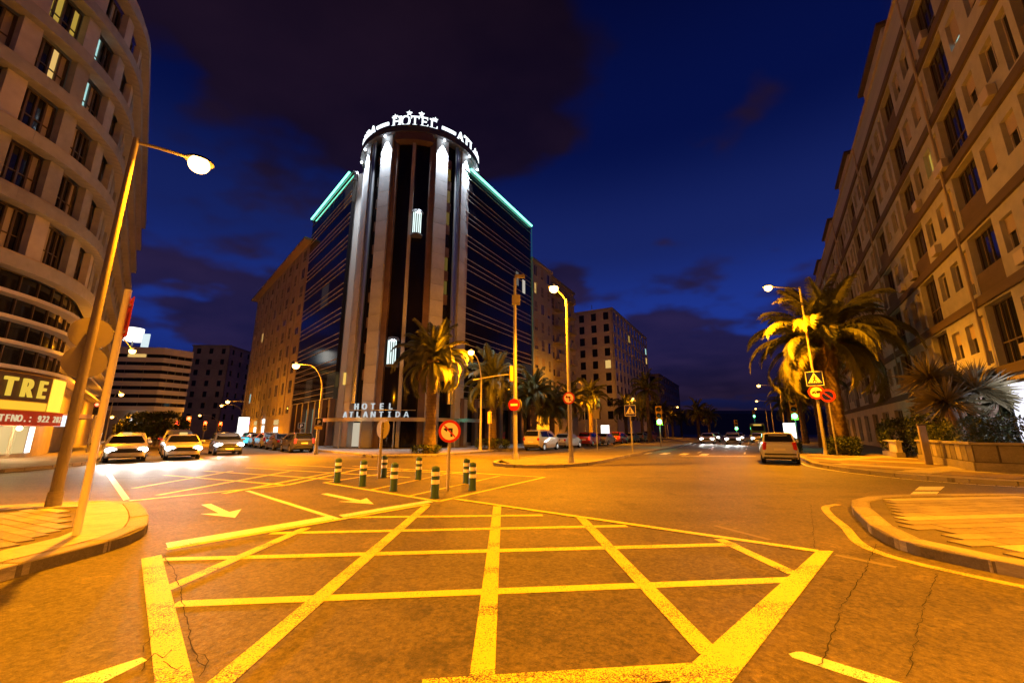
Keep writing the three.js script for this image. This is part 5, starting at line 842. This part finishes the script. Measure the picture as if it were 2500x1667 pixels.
function car(name, label, [x, z], turn, type, color, { head = false, tail = false, taxi = false, group, lights = 0, bar = 0 } = {}) {
  const T = carShape(type), g = thing(name, label, name === 'bus' ? 'bus' : 'car', [x, 0, z], turn, group), W = T.W / 2, R = 0.315;
  const half = (px, py) => { let k = py > T.belt ? 1 - 0.25 * (py - T.belt) / (T.H - T.belt) : 1 - 0.12 * Math.max(0, (0.6 - py)); const e = Math.abs(px) / (T.L / 2); return W * k * (1 - 0.17 * Math.pow(Math.max(0, e - 0.5) / 0.5, 2.2)); };
  if (!carCache.has(type)) {
    const out = []; const arch = (cx, dir) => { const a = []; for (let i = 0; i <= 8; i++) { const q = Math.PI * i / 8; a.push([cx + dir * (R + 0.07) * Math.cos(q), 0.30 + (R + 0.07) * Math.sin(q)]); } return a; };
    const top = new THREE.CatmullRomCurve3(T.pts.map(p => V(p[0], p[1], 0)), false, 'catmullrom', 0.12).getPoints(56).map(p => [p.x, p.y]);
    out.push(...top, [T.wheels[1] + R + 0.08, 0.24], ...arch(T.wheels[1], 1), [T.wheels[1] - R - 0.08, 0.24], [T.wheels[0] + R + 0.08, 0.24], ...arch(T.wheels[0], 1), [T.wheels[0] - R - 0.08, 0.24]);
    const N = 8, rows = []; // loft the outline across the width with rounded shoulders
    const q = new Quads(), shape = ngon(out), tri = THREE.ShapeUtils.triangulateShape(shape.getPoints().slice(), []); const pts = shape.getPoints();
    const cen = [0, 0.75], ring = (s) => pts.map(p => { const px = p.x, py = p.y, sh = Math.abs(s), ins = sh > 0.9 ? 0.955 : sh > 0.8 ? 0.985 : 1; const cx = px * ins + 0, cyy = cen[1] + (py - cen[1]) * (py > 0.3 ? (sh > 0.9 ? 0.955 : sh > 0.8 ? 0.988 : 1) : 1); return [cx, cyy, Math.sign(s) * half(px, py) * (sh > 0.9 ? 1 : sh)]; });
    const S = [-1, -0.89, -0.6, 0, 0.6, 0.89, 1].map(ring), idx = [], vert = []; S.forEach(r => vert.push(...r.flat())); const n = pts.length;
    for (let k = 0; k < S.length - 1; k++) for (let i = 0; i < n; i++) { const a = k * n + i, b = k * n + (i + 1) % n, c = a + n, d = b + n; idx.push(a, b, d, a, d, c); }
    for (const t of tri) { idx.push(t[0], t[2], t[1]); const o = (S.length - 1) * n; idx.push(o + t[0], o + t[1], o + t[2]); }
    let bg = new THREE.BufferGeometry(); bg.setAttribute('position', new THREE.Float32BufferAttribute(vert, 3)); bg.setIndex(idx); bg = toCreasedNormals(bg, 0.7); if (!bg.attributes.uv) bg.setAttribute('uv', new THREE.BufferAttribute(new Float32Array(bg.attributes.position.count * 2), 2));
    const side = (poly, o) => { const ts = THREE.ShapeUtils.triangulateShape(poly.map(p => new THREE.Vector2(...p)), []), q2 = new Quads(); for (const s of [-1, 1]) for (const t of ts) { const v = t.map(i => { const [px, py] = poly[i]; return [px, py * 0.995, s * (half(px, py) * 1.0 + o)]; }); s > 0 ? q2.tri(v[0], v[1], v[2]) : q2.tri(v[0], v[2], v[1]); } return q2.geo(); };
    const b = T.belt + 0.04, rt = T.H - 0.12, wx = T.ws, rx = T.rw;
    const winF = [[wx[1][0] - 0.35, b], [wx[0][0] - 0.12, rt], [-0.35, rt + 0.01], [-0.35, b]], winR = [[-0.45, b], [-0.45, rt + 0.01], [rx[0][0] + 0.22, rt - 0.03], [rx[1][0] + 0.42, b + 0.06]];
    const screen = (p, dir) => { const q2 = new Quads(), [t, l] = p, wt = half(t[0], t[1]) * 0.86, wl = half(l[0], l[1]) * 0.88, ox = 0.028 * dir, oy = 0.02; q2.quad([l[0] + ox, l[1] + oy, -wl * dir], [l[0] + ox, l[1] + oy, wl * dir], [t[0] + ox, t[1] + oy, wt * dir], [t[0] + ox, t[1] + oy, -wt * dir]); return q2.geo(); };
    carCache.set(type, { bg, glass: [side(winF, -0.012), side(winR, -0.012)], wsh: screen(wx, 1), rwh: screen(rx, -1) });
  }
  const C = carCache.get(type), pm = color.isMaterial ? color : paint(color);
  part('body', C.bg, pm, g); part('side_window', C.glass[0], M.carGlass, g); part('side_window', C.glass[1], M.carGlass, g); part('windscreen', C.wsh, M.carGlass, g); part('rear_window', C.rwh, M.carGlass, g);
  part('underbody', bx(T.L * 0.9, 0.2, T.W * 0.82, 0, 0.34, 0), M.black, g);
  for (const wx of T.wheels) for (const s of [-1, 1]) { const w = new THREE.Group(); w.name = 'wheel'; w.position.set(wx, R, s * (W - 0.13)); g.add(w); part('tyre', new THREE.CylinderGeometry(R, R, 0.2, 22).rotateX(Math.PI / 2), M.tyre, w); part('rim', new THREE.CylinderGeometry(R * 0.64, R * 0.6, 0.215, 16).rotateX(Math.PI / 2), M.rim, w); }
  const fx = T.L / 2, hb = T.pts[T.pts.length - 3][1];
  for (const s of [-1, 1]) {
    part('headlight', sp(0.2, 0, 0, 0, 12).scale(0.5, 0.65, 1.15).translate(fx - 0.16, hb - 0.02, s * W * 0.72), head ? M.headGlow : M.chrome, g);
    part('tail_light', rb(0.16, type === 'hatch' ? 0.40 : 0.22, 0.2, 0.05, -fx + 0.105, T.belt - 0.08 + (type === 'hatch' ? 0.0 : -0.05), s * W * 0.735), tail ? M.tailGlow : M.tail, g);
    part('mirror', rb(0.12, 0.14, 0.2, 0.04, T.ws[1][0] - 0.35, T.belt + 0.1, s * (W + 0.08)), pm, g);
    if (head && lights) { const l = new THREE.SpotLight(new THREE.Color().setRGB(1, 0.95, 0.84), lights, 0, 0.62, 0.9, 2); l.position.set(fx + 0.02, hb - 0.02, s * W * 0.72); l.target.position.set(fx + 12, 0.05, s * W * 0.72); l.castShadow = true; l.shadow.radius = 3; g.add(l, l.target); }
  }
  part('number_plate', bx(0.02, 0.11, 0.5, -fx + 0.0, 0.74, 0), M.plate, g); part('number_plate', bx(0.02, 0.11, 0.5, fx + 0.0, 0.44, 0), M.plate, g);
  part('bumper_strip', [rb(0.06, 0.07, T.W * 0.78, 0.02, -fx + 0.03, 0.5, 0), rb(0.08, 0.12, T.W * 0.72, 0.02, fx - 0.03, 0.58, 0)], M.black, g);
  part('grille', rb(0.05, 0.16, T.W * 0.42, 0.02, fx - 0.075, hb - 0.03, 0), M.black, g);
  if (type === 'hatch') part('rear_spoiler', rb(0.22, 0.05, T.W * 0.6, 0.02, -1.72, 1.52, 0), pm, g), part('rear_wiper', bx(0.02, 0.03, 0.5, T.rw[1][0] - 0.02, T.rw[1][1] + 0.03, 0.12), M.black, g);
  if (taxi) { part('roof_sign_light', rb(0.16, 0.14, 0.4, 0.03, -0.2, T.H + 0.06, 0), glow([1, 0.75, 0.25], 0.8), g); part('roof_rack', [bx(1.0, 0.03, 0.03, -0.7, T.H + 0.05, 0.5), bx(1.0, 0.03, 0.03, -0.7, T.H + 0.05, -0.5)], M.chrome, g); }
  return g;
}
const heading = d => Math.atan2(-d[1], d[0]);
{
  const silver = paint([0.58, 0.61, 0.67]);
  const c = [14.65, -23.3]; car('parked_car', 'silver hatchback with red tail lights standing at the right kerb', c, heading(DR), 'hatch', silver, { tail: false });
  // taxis waiting on the left
  const t1 = n1pt(-0.5, 33.0), t2 = n1pt(2.1, 33.6), back = [-DL[0], -DL[1]];
  car('taxi', 'white taxi with blazing headlights nearest the left kerb', t1, heading(back) + 0.06, 'sedan', [0.75, 0.72, 0.62], { head: true, taxi: true, lights: 110, group: 'taxis waiting at the crossing' });
  car('taxi', 'white taxi with headlights on beside the kerb-side taxi', t2, heading(back), 'sedan', [0.78, 0.72, 0.55], { head: true, taxi: true, lights: 110, group: 'taxis waiting at the crossing' });
  const tints = [[0.5, 0.5, 0.52], [0.08, 0.08, 0.1], [0.4, 0.03, 0.02], [0.65, 0.63, 0.6], [0.12, 0.16, 0.3], [0.3, 0.28, 0.25]];
  [[-0.4, 39.5, 'hatch'], [2.2, 40, 'suv'], [2.3, 47, 'sedan'], [-0.3, 47.5, 'hatch'], [4.9, 37.5, 'hatch']].forEach(([n, t, ty], i) => car('queued_car', ['silver hatchback queued behind the kerb-side taxi', 'dark tall car queued behind the outer taxi', 'red saloon third in the outer queue', 'pale hatchback third in the kerb-side queue', 'blue hatchback in the lane beside the taxis'][i], n1pt(n, t), heading(back), ty, tints[i], { head: i !== 2, lights: i === 4 ? 30 : 0, group: 'cars queued behind the taxis' }));
  [38, 43.5, 49, 54.5, 60].forEach((t, i) => car('kerbside_car', ['dark grey hatchback', 'black saloon', 'silver hatchback', 'white saloon', 'dark red hatchback'][i] + ' parked along the ochre building', n1pt(9.9, t), heading(DL), i % 2 ? 'sedan' : 'hatch', [[0.07, 0.07, 0.075], tints[1], tints[0], tints[3], [0.2, 0.02, 0.02]][i], { tail: i === 0 || i === 4, group: 'cars parked along the ochre building' }));
  // cars before the right wing of the hotel
  car('parked_car', 'pale tall off-roader parked by the palms behind the camera pole', n2pt(-16.9, 35.0), heading(DR), 'suv', [0.62, 0.56, 0.36]);
  car('parked_car', 'silver saloon parked behind the no-left-turn lamp post', n2pt(-16.9, 41), heading(DR), 'sedan', [0.5, 0.5, 0.5]);
  car('parked_car', 'bright red car parked beyond the grey sign back', n2pt(-16.9, 48), heading(DR), 'hatch', [0.5, 0.015, 0.01], { tail: true });
  car('parked_car', 'white car parked beyond the red car', n2pt(-16.9, 54), heading(DR), 'sedan', [0.7, 0.7, 0.7]);
  car('parked_car', 'second red car parked along the palm row', n2pt(-16.9, 60.5), heading(DR), 'hatch', [0.45, 0.02, 0.01], { tail: true });
  [[68, 'sedan'], [75, 'hatch'], [82, 'suv']].forEach(([t, ty], i) => car('parked_car', ['dark saloon parked far along the palm row', 'grey hatchback parked far along the palm row', 'red tall car parked far along the palm row'][i], n2pt(-16.9, t), heading(DR), ty, [tints[1], tints[5], tints[2]][i]));
  // oncoming and leaving traffic far down the street
  const back2 = [-DR[0], -DR[1]];
  [[-5.6, 66, 'sedan'], [-2.3, 62, 'hatch'], [-5.6, 78, 'hatch'], [-2.3, 84, 'sedan'], [0.6, 74, 'sedan']].forEach(([n, t, ty], i) => car('oncoming_car', ['white taxi with bright headlights coming up the middle of the street', 'silver car with bright headlights coming up the right lane', 'dark car with headlights behind the oncoming taxi', 'pale car with headlights far down the street', 'grey car far down the kerb lane'][i], n2pt(n, t), heading(back2), ty, [tints[3], tints[0], tints[1], tints[3], tints[5]][i], { head: true, lights: i < 2 ? 60 : 0, group: 'oncoming cars' }));
  // green and yellow bus far down the street
  const bp = n2pt(0.9, 96), b = thing('city_bus', 'green city bus with pale roof far down the street', 'bus', [bp[0], 0, bp[1]], heading(DR));
  part('body', rb(11, 2.4, 2.5, 0.18, 0, 1.75, 0), paint([0.12, 0.28, 0.04]), b); part('roof', rb(10.6, 0.25, 2.3, 0.1, 0, 3.05, 0), paint([0.35, 0.4, 0.5]), b); part('rear_window', rb(0.06, 0.9, 2.0, 0.02, -5.5, 2.3, 0), M.carGlass, b); for (const s of [-1, 1]) { part('side_window', bx(9.6, 0.9, 0.05, 0, 2.25, s * 1.24), M.carGlass, b); part('tail_light', bx(0.05, 0.3, 0.2, -5.52, 0.9, s * 1.0), M.tailGlow, b); for (const x of [-3.2, 3.4]) part('wheel', new THREE.CylinderGeometry(0.48, 0.48, 0.28, 20).rotateX(Math.PI / 2).translate(x, 0.48, s * 1.12), M.tyre, b); } part('destination_light', bx(0.04, 0.25, 1.3, -5.53, 2.88, 0), glow([1, 0.6, 0.1], 0.8), b);
}
// illuminated bus-stop panel and cabinet far right, blue-white panel left street
for (const [x, y, z, w, h, label, m] of [[1478, 1056, -62, 1.2, 1.9, 'white illuminated poster stand among the parked cars', M.shopWhite], [1930, 1056, -48, 1.2, 1.9, 'white illuminated poster stand under the big palm', M.shopWhite], [592, 1046, -50, 1.1, 2.4, 'tall white illuminated panel before the ochre building', M.shopWhite], [585, 1078, -46, 1.7, 0.6, 'cyan illuminated shop board low before the ochre building', M.cyanSign]]) {
  const p = atDepth(x, y, z), yy = Math.max(h / 2 + 0.3, p[1]); const g = thing('light_board', label, 'lit panel', [p[0], KERB_H - 0.02, p[2]], toCam(p[0], p[2])); part('stand', bx(w * 0.9, yy - h / 2 + 0.02, 0.12, 0, (yy - h / 2) / 2, 0), M.black, g); part('frame', [bx(w + 0.12, 0.08, 0.16, 0, yy + h / 2 + 0.04, 0), bx(w + 0.12, 0.08, 0.16, 0, yy - h / 2 - 0.04, 0)], M.black, g); part('light_face', bx(w, h, 0.14, 0, yy, 0), m, g);
}
// railing along the left pavement before the curved building, and bins
{
  for (let k = 0; k < 5; k++) { const a = (14 + k * 9) * dg, p = [LC[0] + 17.6 * Math.cos(a), LC[1] + 17.6 * Math.sin(a)]; const g = thing('guard_rail', 'metal pedestrian guard rail on the kerb before the curved building', 'railing', [p[0], KERB_H - 0.02, p[1]], Math.PI / 2 - a, 'guard rails before the curved building'); part('rail', [bx(2.4, 0.05, 0.05, 0, 1.0, 0), bx(2.4, 0.04, 0.04, 0, 0.25, 0)], M.galv, g); for (let i = 0; i <= 8; i++) part('bar', cy(0.018, 0.018, i % 8 ? 0.75 : 1.0, -1.2 + i * 0.3, i % 8 ? 0.25 : 0, 0, 6), M.galv, g); }
}
renderer.render(scene, camera);
